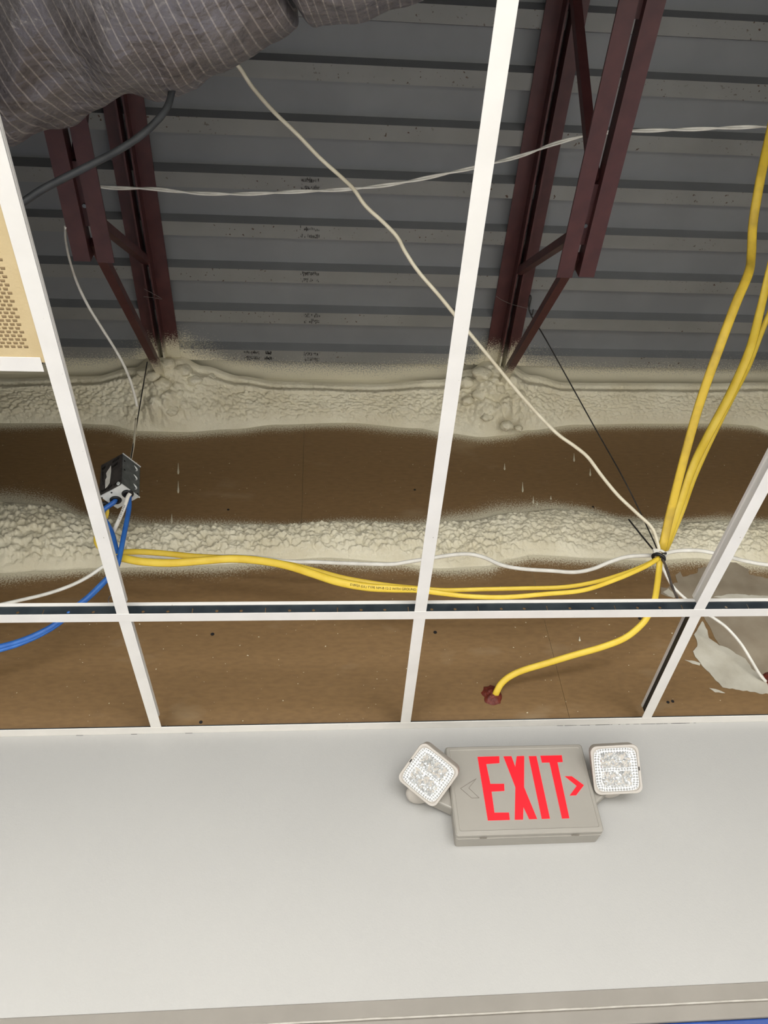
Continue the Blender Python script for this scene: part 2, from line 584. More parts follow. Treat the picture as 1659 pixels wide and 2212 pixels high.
# joint compound smears, thin and irregular, on the sheathing
def smear(px, y, thick, name, mat, jag=0.004):
    pts = [at_y(q, 0) for q in px]
    out = []
    for i in range(len(pts)):
        a_, b_ = pts[i], pts[(i + 1) % len(pts)]
        n = max(1, int((b_ - a_).length / 0.008))
        for k in range(n):
            p = a_.lerp(b_, k / n)
            p = p + Vector((noise.noise((p.x * 90, p.z * 90, 1)), 0, noise.noise((p.x * 90, p.z * 90, 7)))) * jag
            p.y = y
            out.append(p)
    return MB().prism(out, (0, -thick, 0)).build(name, mat, ws)


smear([(1426, 1268), (1440, 1271), (1452, 1261), (1463, 1259), (1459, 1243), (1469, 1235), (1476, 1247), (1490, 1243), (1508, 1237), (1508, 1228), (1534, 1224), (1542, 1208), (1570, 1202), (1600, 1222), (1617, 1230), (1618, 1242), (1640, 1246), (1680, 1256), (1700, 1330), (1710, 1480), (1650, 1470), (1600, 1440), (1560, 1405), (1540, 1370), (1525, 1340), (1500, 1300), (1470, 1290), (1450, 1291), (1428, 1284)], -0.0002, 0.0008, 'joint_compound', M['compound_thin'])
smear([(1516, 1342), (1528, 1362), (1531, 1378), (1552, 1395), (1566, 1398), (1590, 1412), (1612, 1425), (1622, 1445), (1646, 1460), (1670, 1468), (1675, 1500), (1640, 1499), (1620, 1494), (1590, 1490), (1562, 1486), (1540, 1465), (1522, 1443), (1502, 1420), (1497, 1408), (1508, 1392), (1500, 1372)], -0.0009, 0.0012, 'joint_compound', M['compound'])
smear([(1532, 1487), (1545, 1489), (1560, 1494), (1566, 1497), (1545, 1496)], -0.0002, 0.001, 'joint_compound', M['compound'], 0.002)
smear([(1480, 1426), (1500, 1428), (1512, 1432), (1512, 1438), (1495, 1434)], -0.0002, 0.001, 'joint_compound', M['compound'], 0.003)
smear([(1443, 1272), (1452, 1280), (1462, 1290), (1455, 1293), (1444, 1288), (1432, 1280)], -0.0011, 0.001, 'joint_compound', M['compound'], 0.003)
smear([(1540, 1290), (1580, 1284), (1659, 1288), (1700, 1290), (1700, 1297), (1640, 1295), (1580, 1297)], -0.0011, 0.0008, 'joint_compound', M['compound'], 0.003)

# ---- roof deck
PITCH_D = 0.1524
YL0 = -0.2239


def spray_deck(p):
    d = up_top(p.x) - p.y
    n1 = noise.noise((p.x * 4, p.y * 4, 5.0))
    return 0.0 if d > 0.2 else max(0.0, min(1.0, 1.0 - d / (0.15 + 0.03 * n1))) ** 1.5 if d > 0 else 1.0


rd = thing('ceiling', (0, -1.5, H + ZD), kind='structure')


def deck_sheet(k0, k1, dz, mir_end=0.0):
    mb = MB()
    prof = []
    for k in range(k1, k0 - 1, -1):          # from far rib index down (towards the wall = small k)
        y = YL0 - k * PITCH_D
        prof += [(y, 0.0, 1), (y + 0.0445, 0.0, 0), (y + 0.054, 0.038, 0), (y + 0.143, 0.038, 0)]
    prof.append((YL0 - (k0 - 1) * PITCH_D, 0.0, 1))
    if mir_end:
        prof.append((YL0 - (k0 - 1) * PITCH_D + mir_end, 0.0, 1))
    nx = 168
    x0, x1 = -3.2, 3.2
    xs = [x0 + (x1 - x0) * i / nx for i in range(nx + 1)]
    prof2 = []
    for i in range(len(prof) - 1):
        (ya, za, f), (yb, zb, _) = prof[i], prof[i + 1]
        n = 3 if (yb - ya) > 0.03 else 1
        for j in range(n):
            prof2.append((ya + (yb - ya) * j / n, za + (zb - za) * j / n, f))
    prof2.append(prof[-1])
    vs = []
    for (y, z, f) in prof2:
        for x in xs:
            vs.append((x, y, H + ZD + z + dz + 0.0007 * noise.noise((x * 1.3, y * 9, z * 30))))
    n = nx + 1
    for i in range(len(prof2) - 1):
        mb.add([], [])
    mb.v = [Vector(p) for p in vs]
    for i in range(len(prof2) - 1):
        for j in range(nx):
            mb.f.append((i * n + j, (i + 1) * n + j, (i + 1) * n + j + 1, i * n + j + 1))
            mb.mi.append(prof2[i][2])
    o = mb.build('deck_sheet', [M['deck'], M['deck_low']], rd, overspray=spray_deck, fix=False)
    md = o.modifiers.new('thickness', 'SOLIDIFY')
    md.thickness = 0.0012
    md.offset = -1
    return o


ds1 = deck_sheet(0, 3, 0.0, 0.08)
ds2 = deck_sheet(5, 9, 0.0035)
deck_sheet(11, 20, 0.0)
# ribs where two sheets lap: the lapped flute hangs a little open
for kk in (4, 10):
    mb = MB()
    y = YL0 - kk * PITCH_D
    prof = [(y - 0.0094, 0.036), (y, -0.003), (y + 0.0445, -0.003), (y + 0.054, 0.036), (y + 0.143, 0.036), (y + 0.1524, 0.0)]
    xs = [-3.2 + 6.4 * i / 160 for i in range(161)]
    for (yy, zz) in prof:
        for x in xs:
            sag = 0.0035 * max(0.0, noise.noise((x * 1.7, 3.0, 1.0))) if zz < 0 else 0.0
            mb.v.append(Vector((x, yy, H + ZD + zz - sag)))
    for i in range(len(prof) - 1):
        for j in range(160):
            mb.f.append((i * 161 + j, (i + 1) * 161 + j, (i + 1) * 161 + j + 1, i * 161 + j + 1))
            mb.mi.append(1 if i == 1 else 0)
    o = mb.build('deck_lap', [M['deck'], M['deck_low']], rd, fix=False)
    md = o.modifiers.new('thickness', 'SOLIDIFY')
    md.thickness = 0.0012
    md.offset = -1
# black roof board resting on the deck
MB().box((-3.2, -3.4, H + ZD + 0.05), (3.2, 0.1, H + ZD + 0.09)).build('roof_board', M['black'], rd)
# streaky ink stamps and rubbed prints on the low flutes
rnd = random.Random(3)
for q, wd in (((670, 407), 0.05), ((669, 510), 0.058), ((669, 607), 0.056), ((674, 697), 0.052), ((673, 777), 0.052), ((545, 775), 0.05), ((580, 777), 0.022)):
    c = at_z(q, ZD)
    kr = round((YL0 + 0.022 - c.y) / PITCH_D)
    yc = YL0 - kr * PITCH_D + 0.022
    mb = MB()
    zz = H + ZD - (0.0072 if kr == 4 else 0.0013)
    for row in (-0.014, 0.0135, -0.011, 0.009):
        for i in range(13):
            if rnd.random() < 0.3:
                continue
            x = c.x + (i / 12.0 - 0.5) * wd + rnd.uniform(-0.001, 0.001)
            ww = rnd.uniform(0.0008, 0.0026)
            yy = yc + row + rnd.uniform(-0.004, 0.004)
            hh = rnd.uniform(0.003, 0.009)
            mb.box((x - ww / 2, yy - hh / 2, zz), (x + ww / 2, yy + hh / 2, zz + 0.0004))
    for i in range(5):
        x = c.x + rnd.uniform(-0.5, 0.3) * wd
        yy = yc + rnd.uniform(-0.018, 0.018)
        mb.box((x, yy, zz), (x + rnd.uniform(0.006, 0.02), yy + 0.0009, zz + 0.0004))
    mb.build('ink_stamp', M['ink'], rd, fix=False)

# ---- wall angle carrying the grid at the wall
wa = thing('trim_3', (0, 0, H), kind='structure')
mb = MB()
mb.box((-2.4, -0.0275, H - 0.0006), (2.4, -0.0005, H + 0.0002))
mb.build('ledge', M['grid_white'], wa)
MB().box((-2.4, -0.0012, H + 0.0002), (2.4, -0.0004, H + 0.020)).build('upright_leg', M['grid_steel'], wa)
MB().box((-2.4, -0.0275, H + 0.0002), (2.4, -0.0268, H + 0.0016)).build('hemmed_edge', M['grid_white'], wa)
rnd = random.Random(11)
mb = MB()
for i in range(22):
    x = 0.33 + 0.42 * i / 21 if i > 2 else -0.8 + 0.13 * i
    mb.box((x, -0.0006, H - 0.0011 - rnd.uniform(0, 0.0004)), (x + rnd.uniform(0.004, 0.026), -0.0001, H - 0.0006))
mb.build('caulk_gap', M['ink'], wa, fix=False)
# ceiling field of the rest of the room, behind the viewer and at the sides
cf = thing('ceiling_field', (0, -4, H), kind='structure')
for x0, x1, y0, y1 in ((XL, XR, YB, -1.90), (XL, -1.83, -1.90, -0.03), (1.83, XR, -1.90, -0.03), (-1.83, -1.222, -1.90, -0.48), (-1.215, -0.625, -1.90, -1.68)):
    MB().box((x0, y0, H + 0.004), (x1, y1, H + 0.02)).build('ceiling_tile_field', M['tile_field'], cf)

# ================================================================== SUSPENDED GRID
FL = 0.0125


def web_with_holes(L, z0, z1, unit=0.05):
    """flat strip along +x from 0 to L in the xz plane; round holes and slots punched through"""
    mb = MB()
    n = int(L / unit)
    zc = (z0 + z1) / 2
    for i in range(n):
        xa, xb = i * unit, (i + 1) * unit
        xc = (xa + xb) / 2
        ring = [(xa, z0), (xc, z0), (xb, z0), (xb, zc), (xb, z1), (xc, z1), (xa, z1), (xa, zc)]
        kind = i % 3
        if kind == 1:
            hole = [(xc - 0.0009, zc - 0.008), (xc, zc - 0.008), (xc + 0.0009, zc - 0.008), (xc + 0.0009, zc), (xc + 0.0009, zc + 0.008), (xc, zc + 0.008), (xc - 0.0009, zc + 0.008), (xc - 0.0009, zc)]
        else:
            hole = [(xc + 0.0034 * math.cos(a), zc + 0.0034 * math.sin(a)) for a in [math.radians(225 + 45 * k) for k in range(8)]]
        vs = [(x, 0, z) for x, z in ring + hole]
        mb.add(vs, [(k, (k + 1) % 8, 8 + (k + 1) % 8, 8 + k) for k in range(8)])
    return mb


def tee(name, a, b, label, h=0.038, web='grid_steel', group=None, holes=False, dz=0.0, caps=None):
    """inverted T bar from a to b (flange centre line on the grid plane)"""
    a, b = Vector(a), Vector(b)
    d = (b - a)
    L = d.length
    ang = math.atan2(d.y, d.x)
    T = Matrix.Translation(Vector((a.x, a.y, H + dz))) @ Matrix.Rotation(ang, 4, 'Z')
    root = thing(name, a.lerp(b, 0.5) + Vector((0, 0, H + dz - a.z)), label, 'ceiling tee', group)
    MB().box((0, -FL, -0.0008), (L, FL, 0.0004), T=T).build('flange', M['grid_white'], root, bevel=0.0003, bseg=1)
    if holes:
        mb = web_with_holes(L, 0.0004, h - 0.008)
        mb.v = [T @ p for p in mb.v]
        o = mb.build('web', M[web], root)
        md = o.modifiers.new('thickness', 'SOLIDIFY')
        md.thickness = 0.0012
        md.offset = 0
    else:
        MB().box((0, -0.0007, 0.0004), (L, 0.0007, h - 0.008), T=T).build('web', M[web], root)
    MB().box((0, -0.0032, h - 0.008), (L, 0.0032, h), T=T).build('bulb', M['grid_white'], root, bevel=0.001)
    return root


YM = -0.4508
G_ = 'white bars of the open ceiling grid'
tee('main_tee', (-2.2, YM, 0), (2.2, YM, 0), 'long white grid bar parallel to the wall with punched dark web', holes=True, group=G_)
tee('cross_tee', (-0.6063, -0.0275, 0), (-0.611, YM + FL, 0), 'short white grid bar at left between wall and long bar', dz=0.0006, group=G_)
tee('cross_tee', (0.0002, -0.0275, 0), (-0.0015, YM + FL, 0), 'short white grid bar left of the yellow cable end above the exit sign', dz=0.0006, group=G_)
tee('cross_tee', (0.6167, -0.0275, 0), (0.6045, YM + FL, 0), 'short white grid bar at right with dark shaded web beside the plaster smear', dz=0.0006, web='grid_web_shade', group=G_)  # near-black web: the shade on this bar's side is put into the colour
tee('cross_tee', (-0.611, YM - FL, 0), (-0.6105, -2.28, 0), 'long white grid bar at left running under the metal box and duct', dz=0.0006, group=G_)
tee('cross_tee', (-0.002, YM - FL, 0), (0.0012, -2.28, 0), 'long white grid bar in the middle crossing the whole open ceiling', dz=0.0006, group=G_)
tee('cross_tee', (0.6042, YM - FL, 0), (0.6096, -2.28, 0), 'white grid bar at right edge with pale lit side below the yellow cables', dz=0.0006, web='grid_white', group=G_)  # white web: the light on this bar's side is put into the colour
ct = tee('cross_tee', (-1.215, -1.058, 0), (-0.6285, -1.058, 0), 'short white grid bar at left edge holding the beige tile', dz=0.0002, group=G_)
# bent tie wire clip at the left crossing
clip = Y([(240, 1286), (236, 1290), (234, 1298), (238, 1304), (233, 1310), (230, 1312)], -0.43)
tag(MB().sweep(spline(clip, 6), 0.0012).build('wire_clip', M['wire_light'], smooth=True), 'small bent wire clip beside the left bar crossing', 'wire clip')

# beige embossed ceiling tile lying in the grid at the left edge
bt = thing('ceiling_tile', (-0.92, -1.36, H + 0.0012), 'beige embossed ceiling tile lying in the grid at the left edge', 'ceiling tile')
MB().box((-1.21, -1.668, H + 0.0012), (-0.6125, -1.060, H + 0.014)).build('panel', M['beige_tile'], bt, bevel=0.001, bseg=1)
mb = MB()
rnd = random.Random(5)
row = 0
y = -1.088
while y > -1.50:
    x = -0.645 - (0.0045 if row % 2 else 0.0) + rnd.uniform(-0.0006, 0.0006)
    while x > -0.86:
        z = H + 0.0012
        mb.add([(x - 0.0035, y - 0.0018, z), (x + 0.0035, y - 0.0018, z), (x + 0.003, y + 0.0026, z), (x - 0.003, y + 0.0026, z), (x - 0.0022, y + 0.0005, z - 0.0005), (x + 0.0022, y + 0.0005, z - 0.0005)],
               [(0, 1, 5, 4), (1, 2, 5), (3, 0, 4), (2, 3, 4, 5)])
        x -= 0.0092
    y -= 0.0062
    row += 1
tag(mb.build('pit_shade_pattern', M['pit_shade'], bt, fix=False), kind='stuff')  # pits drawn as dark marks, their shade painted in

# ================================================================== STEEL JOISTS
ZT = H + ZD - 0.0005
ZBc = H + 0.800


def spray_joist(p):
    d = -0.21 - p.y
    return max(0.0, min(1.0, 1 - d / 0.10)) if d > 0 else 1.0


def angle_bar(mb, x_in, side, z_flat, down, leg, y0, y1, th=0.0055, ny=70):
    """L section along y; vertical leg at x_in, horizontal leg going outwards (side)"""
    s = side
    zt = z_flat
    zv = z_flat - leg if down else z_flat + leg
    tz = th if down else -th
    prof = [(x_in, zt), (x_in + s * leg, zt), (x_in + s * leg, zt - tz), (x_in + s * th, zt - tz), (x_in + s * th, zv), (x_in, zv)]
    vs, fs = [], []
    for i in range(ny + 1):
        y = y0 + (y1 - y0) * i / ny
        vs += [(x, y, z) for x, z in prof]
    for i in range(ny):
        for k in range(6):
            k2 = (k + 1) % 6
            fs.append((i * 6 + k, i * 6 + k2, (i + 1) * 6 + k2, (i + 1) * 6 + k))
    fs.append((5, 4, 3, 2, 1, 0))
    fs.append(tuple(ny * 6 + k for k in range(6)))
    return mb.add(vs, fs)


def joist(xc, label, gap, endA, endB, webs):
    r = thing('roof_joist', (xc, -1.2, ZBc), label, 'joist', 'maroon steel roof joists')
    for s in (-1, 1):
        angle_bar(MB(), xc + s * gap / 2, s, ZT, True, 0.050, -0.085, -3.0, ny=140).build('top_chord_angle', M['joist'], r, overspray=spray_joist)
        angle_bar(MB(), xc + s * gap / 2, s, ZBc, False, 0.040, endA if s < 0 else endB, -3.0, th=0.006).build('bottom_chord_angle', M['joist'], r, overspray=spray_joist)
    for (ya, za, yb, zb, wd) in webs:
        mb = MB()
        n = 14
        a_, b_ = Vector((xc, ya, H + za)), Vector((xc, yb, H + zb))
        for i in range(n):
            mb.bar(a_.lerp(b_, i / n), a_.lerp(b_, (i + 1) / n), min(wd, gap + 0.004) if wd < 0.02 else wd, wd * 0.95)
        mb.build('web_bar', M['joist'], r, overspray=spray_joist)
    for yb in (endA + -0.13, endA - 0.62):
        MB().box((xc - gap / 2, yb - 0.10, ZBc + 0.020), (xc + gap / 2, yb + 0.05, ZBc + 0.05)).build('filler_plate', M['joist'], r, overspray=spray_joist)
        MB().disc((xc, yb, ZBc + 0.0195), (0, 0, -1), 0.005, 0.004, 8).build('bolt', M['steel'], r)
    return r


WEBS = [(-0.16, 1.30, -0.86, 0.835, 0.024), (-0.56, 1.345, -0.93, 0.835, 0.024), (-1.05, 0.835, -1.36, 1.345, 0.024), (-1.50, 0.835, -1.40, 1.345, 0.024), (-1.62, 0.835, -2.0, 1.345, 0.024)]
joist(-0.762, 'maroon double angle roof joist at left passing above the grey duct', 0.016, -0.826, -0.824, WEBS)
joist(0.4385, 'maroon double angle roof joist at right between middle grid bar and yellow cables', 0.017, -0.817, -0.820, WEBS)
# fine tie wires around the top chords
tw = Z([(1072, 640), (1084, 648), (1105, 657), (1130, 664), (1142, 667)], 1.30)
tag(MB().sweep(spline(tw, 5), 0.0009).build('tie_wire', M['wire_light'], smooth=True), 'fine tie wire across the right joist near the hook', 'wire')
tw = Z([(311, 624), (330, 634), (350, 646), (332, 643), (310, 641)], 1.30)
tag(MB().sweep(spline(tw, 5), 0.0008).build('tie_wire', M['wire_light'], smooth=True), 'fine bent tie wire on the left joist', 'wire')

# ================================================================== SPRAY FOAM BEADS
def cobble(x, u, sc, seed):
    d, _ = noise.voronoi((x * sc, u * sc, seed))
    return max(0.0, 1.0 - (d[0] * 1.25) ** 2)


JX = (-0.762, 0.4385)


def foam_upper():
    mb = MB()
    x0, x1, nx, nv = -1.95, 1.95, 1150, 72
    vs = []
    for j in range(nv + 1):
        v = j / nv
        for i in range(nx + 1):
            x = x0 + (x1 - x0) * i / nx
            near = max(math.exp(-((x - c) / 0.10) ** 2) for c in JX)
            near *= 0.75 + 0.5 * noise.noise((x * 11, v * 3, 6.0))
            A = Vector((x, up_top(x) - 0.004, H + ZD - 0.0005))
            B = Vector((x, -0.0005, up_bot(x) - 0.004))
            C = Vector((x, A.y * 0.80 + 0.0, H + ZD - 0.045 - 0.03 * near)) + Vector((0, -0.005 - 0.018 * near, 0))
            D = Vector((x, A.y * 0.40 - 0.020 - 0.01 * near, H + ZD - 0.085 - 0.02 * near))
            t = v
            p = A * (1 - t) ** 3 + C * (3 * t * (1 - t) ** 2) + D * (3 * t * t * (1 - t)) + B * t ** 3
            edge = min(1.0, 4.5 * min(v, 1 - v))
            arc = v * 0.24
            n1 = noise.fractal((x * 7, arc * 7, 0.3), 0.9, 2.0, 3)
            rib = 0.0
            if v < 0.45:
                rib = 0.008 * abs(noise.noise((x * 70, arc * 14, 4.0)))
            c = cobble(x + 0.006 * n1, arc * 1.15, 66, 1.7) * (0.002 + 0.0095 * smooth01((v - 0.3) / 0.15)) + cobble(x, arc * 1.1, 125, 3.7) * 0.0035
            big = near * (0.046 * cobble(x + 0.03 * n1, arc + 0.02 * n1, 20, 4.0) + 0.012 * cobble(x, arc, 48, 8.0))
            ridge = 0.012 * math.exp(-((v - 0.30) / 0.06) ** 2) - 0.012 * math.exp(-((v - 0.17) / 0.05) ** 2) * (1 - near)
            nrm = Vector((0, -0.75, -0.66))
            p = p + nrm * (edge * (0.009 * n1 + c + rib + big + ridge))
            p.y = min(p.y, -0.0004)
            vs.append(p)
    n = nx + 1
    mb.v = vs
    for j in range(nv):
        for i in range(nx):
            mb.f.append((j * n + i, j * n + i + 1, (j + 1) * n + i + 1, (j + 1) * n + i))
            mb.mi.append(0)
    o = mb.build('spray_foam_bead', M['foam'], smooth=True, fix=False)
    return tag(o, 'cream spray foam bead sealing the wall top to the metal deck', 'spray foam')


def foam_lower():
    mb = MB()
    x0, x1, nx, nv = -1.95, 1.95, 1280, 76
    vs = []
    lump = at_y((80, 1150), 0).x
    for j in range(nv + 1):
        v = j / nv
        for i in range(nx + 1):
            x = x0 + (x1 - x0) * i / nx
            zt, zb = low_top(x) + 0.004, low_bot(x) - 0.002
            z = zt + (zb - zt) * v
            prof = math.sin(math.pi * min(1.0, v * 1.02)) ** 0.7 if 0 < v < 0.98 else 0.0
            th = 0.030 + 0.020 * math.exp(-((x - lump) / 0.25) ** 2)
            n1 = noise.fractal((x * 6, z * 6, 9.3), 0.9, 2.0, 3)
            sc = 38 if x < 0.1 else 38 + 30 * smooth01((x - 0.1) / 0.5)
            amp = 0.016 if x < 0.1 else 0.016 - 0.008 * smooth01((x - 0.1) / 0.5)
            wv = 0.004 * n1
            c = cobble(x + wv, z * 1.2 + wv, 50, 2.2) * amp + cobble(x, z * 1.2, 105, 6.2) * 0.006
            seam = 0.006 * math.exp(-((v - 0.45) / 0.05) ** 2) * smooth01((x - 0.55) / 0.1)
            edge = min(1.0, 6 * min(v, 1 - v))
            y = -(prof * th + edge * (c + 0.008 * (n1 + 0.3) + seam)) - 0.0004
            vs.append(Vector((x, min(-0.0004, y), z)))
    n = nx + 1
    mb.v = vs
    for j in range(nv):
        for i in range(nx):
            mb.f.append((j * n + i, j * n + i + 1, (j + 1) * n + i + 1, (j + 1) * n + i))
            mb.mi.append(0)
    o = mb.build('spray_foam_bead', M['foam'], smooth=True, fix=False)
    return tag(o, 'knobbly cream spray foam band along the brown wall behind the yellow cables', 'spray foam')


fu = foam_upper()
foam_lower()


def foam_lump(q, y, r, seed):
    c = at_y(q, y - 0.032)
    mb = MB()
    n, m_ = 22, 12
    for j in range(m_ + 1):
        th = math.pi * j / m_
        for k in range(n):
            ph = 2 * math.pi * k / n
            d = Vector((math.sin(th) * math.cos(ph), math.sin(th) * math.sin(ph), math.cos(th)))
            e = 1 + 0.35 * noise.noise(d * 1.4 + Vector((seed, 0, 0))) + 0.12 * noise.noise(d * 4 + Vector((0, seed, 0)))
            mb.v.append(c + Vector((d.x * 1.15, d.y * 0.8, d.z)) * (r * e))
    for j in range(m_):
        for k in range(n):
            k2 = (k + 1) % n
            mb.f.append((j * n + k, j * n + k2, (j + 1) * n + k2, (j + 1) * n + k))
            mb.mi.append(0)
    return mb.build('foam_lump', M['foam'], fu, smooth=True)


for i, (q, y, r) in enumerate([((362, 786), -0.165, 0.028), ((396, 800), -0.135, 0.026), ((330, 812), -0.150, 0.020), ((352, 830), -0.115, 0.026), ((420, 822), -0.105, 0.022), ((345, 862), -0.070, 0.022), ((385, 850), -0.075, 0.024), ((310, 806), -0.130, 0.020), ((372, 888), -0.040, 0.020), ((455, 815), -0.095, 0.016),
                              ((1040, 806), -0.150, 0.030), ((1008, 826), -0.115, 0.024), ((1075, 838), -0.110, 0.022), ((1112, 822), -0.120, 0.020), ((1040, 852), -0.085, 0.026), ((1078, 872), -0.060, 0.022), ((1095, 920), -0.022, 0.022), ((1050, 900), -0.036, 0.020), ((1010, 866), -0.066, 0.020), ((1120, 925), -0.018, 0.014)]):
    foam_lump(q, y, r, i * 3.7)

# ================================================================== FLEXIBLE DUCT
def duct():
    sil = [(-420, 330), (-250, 330), (-120, 322), (0, 302), (60, 290), (120, 268), (180, 240), (225, 217), (300, 206), (370, 196), (440, 176), (520, 142), (570, 112), (600, 88), (613, 76), (622, 71), (650, 70), (720, 60), (800, 40), (860, 18), (915, -3), (1000, -36), (1150, -110)]
    zc = 0.47
    ctr = []
    base = [at_z(q, zc) for q in sil]
    R0 = 0.205
    cl = []
    for i, q in enumerate(sil):
        a_ = (base[min(i + 3, len(sil) - 1)] - base[max(i - 3, 0)])
        a_.z = 0
        a_.normalize()
        d = ray(q).normalized()
        nrm = a_.cross(d)
        if nrm.y < 0:
            nrm = -nrm
        nrm.normalize()
        R = R0 + 0.010 * math.sin(i * 0.9)
        if 560 < q[0] < 660:
            R -= 0.012
        dr = ray(q)
        t = (H + zc + R * nrm.z - CAM.z) / dr.z
        cl.append((CAM + dr * t - nrm * R, R))
    # smooth the axis a little, keep the outline by correcting the radius
    pts = [c for c, r in cl]
    ax = pts
    for _ in range(7):
        ax = [(ax[max(0, i - 1)] + ax[i] * 2 + ax[min(len(ax) - 1, i + 1)]) / 4 for i in range(len(ax))]
    sp = spline(ax, 14)
    rr = []
    for i in range(len(cl)):
        q = sil[i]
        c = ax[i]
        d = ray(q).normalized()
        a_ = (ax[min(i + 1, len(ax) - 1)] - ax[max(i - 1, 0)]).normalized()
        nrm = a_.cross(d).normalized()
        rr.append(abs((CAM - c).dot(nrm)))
    rad = []
    for i in range(len(rr) - 1):
        for k in range(14):
            t = smooth01(k / 14.0)
            rad.append(rr[i] * (1 - t) + rr[i + 1] * t)
    rad.append(rr[-1])
    n = 96
    mb = MB()
    uv = []
    s = 0.0
    jn = 15 * 14                                  # ring index of the pinch between the two sleeves
    for i, p in enumerate(sp):
        d = (sp[min(i + 2, len(sp) - 1)] - sp[max(i - 2, 0)]).normalized()
        upz = Vector((0, 0, 1))
        sd = d.cross(upz).normalized()
        u2 = sd.cross(d)
        if i:
            s += (p - sp[i - 1]).length
        fold = math.exp(-((i - jn) / 5.0) ** 2)
        for k in range(n):
            an = 2 * math.pi * k / n
            ca, sa = math.cos(an), math.sin(an)
            wr = 0.0045 * noise.fractal((s * 9 + 3.0 * ca, ca * 2.2, sa * 2.2), 0.9, 2.1, 4)
            wr += 0.005 * abs(noise.noise((s * 3.0, an * 4.0, 2.0)))
            left = smooth01((0.62 - s) / 0.25)
            wr += left * 0.024 * noise.noise((s * 13 - an * 1.5, an * 0.8, 7.0))
            wr += 0.0016 * math.cos(2 * math.pi * s / 0.074)
            R = rad[i] + wr - fold * (0.030 + 0.012 * noise.noise((an * 2.0, 0, 3)))
            mb.v.append(p + sd * (ca * R) + u2 * (sa * R))
            uv.append((s + 0.006 * noise.noise((an * 1.3, s * 2, 4)) + 0.02 * left * noise.noise((an * 0.9, s * 3, 8)), k / n))
    N = len(sp)
    r = thing('flexible_duct', tuple(sp[N // 2]), 'grey pinstriped insulated flexible duct hanging at upper left', 'duct')
    for nm, i0, i1 in (('jacket_sleeve', 0, jn), ('jacket_sleeve', jn, N - 1)):
        m2 = MB()
        m2.v = mb.v[i0 * n:(i1 + 1) * n]
        for i in range(i1 - i0):
            for k in range(n):
                k2 = (k + 1) % n
                m2.f.append((i * n + k, i * n + k2, (i + 1) * n + k2, (i + 1) * n + k))
                m2.mi.append(0)
        m2.build(nm, M['duct'], r, smooth=True, fix=False, uv=uv[i0 * n:(i1 + 1) * n])
    # added dark band, stands in for the shade of the fold at the pinch
    ring = []
    i = jn
    d = (sp[i + 2] - sp[i - 2]).normalized()
    sd = d.cross(Vector((0, 0, 1))).normalized()
    u2 = sd.cross(d)
    for k in range(49):
        an = 2 * math.pi * k / 48
        ring.append(mb.v[i * n + (k * 2) % n] + (sd * math.cos(an) + u2 * math.sin(an)) * 0.002)
    MB().sweep(ring, 0.005, 0.0025, cap=False).build('fold_shade_band', M['black_cable'], r, smooth=True)
    return r


duct()


# ================================================================== CABLES
def cable(name, label, cat, pts, a, b=None, mat='white_cable', face=None, twist=None, group=None, per=8, n=10, taper=None):
    face = face or (-fwd)
    sp = spline(pts, per)
    rad = [taper(i / (len(sp) - 1.0)) for i in range(len(sp))] if taper else None
    o = MB().sweep(sp, a, b, face=face, twist=twist, n=n, radii=rad).build(name, M[mat], smooth=True)
    return tag(o, label, cat, group)


HUB = at_y((1424, 1201), -0.22)
HZ = HUB.z - H


def zr(pts, z0, z1, pw=1.0):
    n = len(pts) - 1
    return [at_z(q, z0 + (z1 - z0) * (i / n) ** pw) for i, q in enumerate(pts)]


GY = 'yellow electrical cables'
CY1 = zr([(1426, 1204), (1432, 1180), (1448, 1108), (1478, 990), (1512, 870), (1558, 740), (1590, 655), (1617, 590), (1623, 550), (1627, 480), (1643, 385), (1659, 310), (1685, 200), (1740, 20)], HZ, 1.18)
cable('electrical_cable', 'dusty yellow cable rising steeply to the right edge, leftmost of the three', 'cable', CY1, 0.0125, 0.005, 'yellow_dusty', group=GY)
CY2 = zr([(1428, 1204), (1438, 1180), (1466, 1100), (1496, 1010), (1530, 940), (1578, 850), (1618, 760), (1640, 680), (1662, 585), (1690, 470), (1740, 300)], HZ + 0.01, 1.15)
cable('electrical_cable', 'bright yellow cable at the right edge, middle of the three rising ones', 'cable', CY2, 0.0125, 0.005, 'yellow', group=GY, twist=lambda t: 0.3 * math.sin(t * 9))
CY3 = zr([(1430, 1204), (1442, 1180), (1474, 1102), (1500, 1030), (1536, 950), (1580, 862), (1618, 788), (1652, 700), (1700, 590), (1780, 420)], HZ + 0.02, 1.16)
cable('electrical_cable', 'yellow cable at the right edge, lowest of the three rising ones', 'cable', CY3, 0.0085, 0.005, 'yellow', group=GY)

YA = Y([(236, 1196), (262, 1193), (300, 1192), (350, 1195), (420, 1202), (490, 1206), (560, 1212), (620, 1219), (680, 1233), (740, 1249), (800, 1260), (850, 1267), (900, 1271), (960, 1275), (1040, 1273), (1130, 1271), (1220, 1268), (1290, 1256), (1350, 1238), (1395, 1220), (1424, 1204)], -0.16, -0.22)
cable('electrical_cable', 'upper yellow cable sagging in front of the foam to the tie', 'cable', YA, 0.0080, 0.0042, 'yellow', group=GY, taper=lambda t: 1.0 - 0.30 * smooth01((t - 0.5) / 0.2))
YBp = Y([(236, 1204), (262, 1205), (305, 1213), (370, 1216), (440, 1211), (500, 1207), (560, 1211), (620, 1222), (680, 1241), (730, 1257), (790, 1268), (850, 1272), (900, 1274), (950, 1281), (1010, 1288), (1090, 1290), (1180, 1283), (1260, 1275), (1330, 1252), (1390, 1226), (1424, 1206)], -0.19, -0.23)
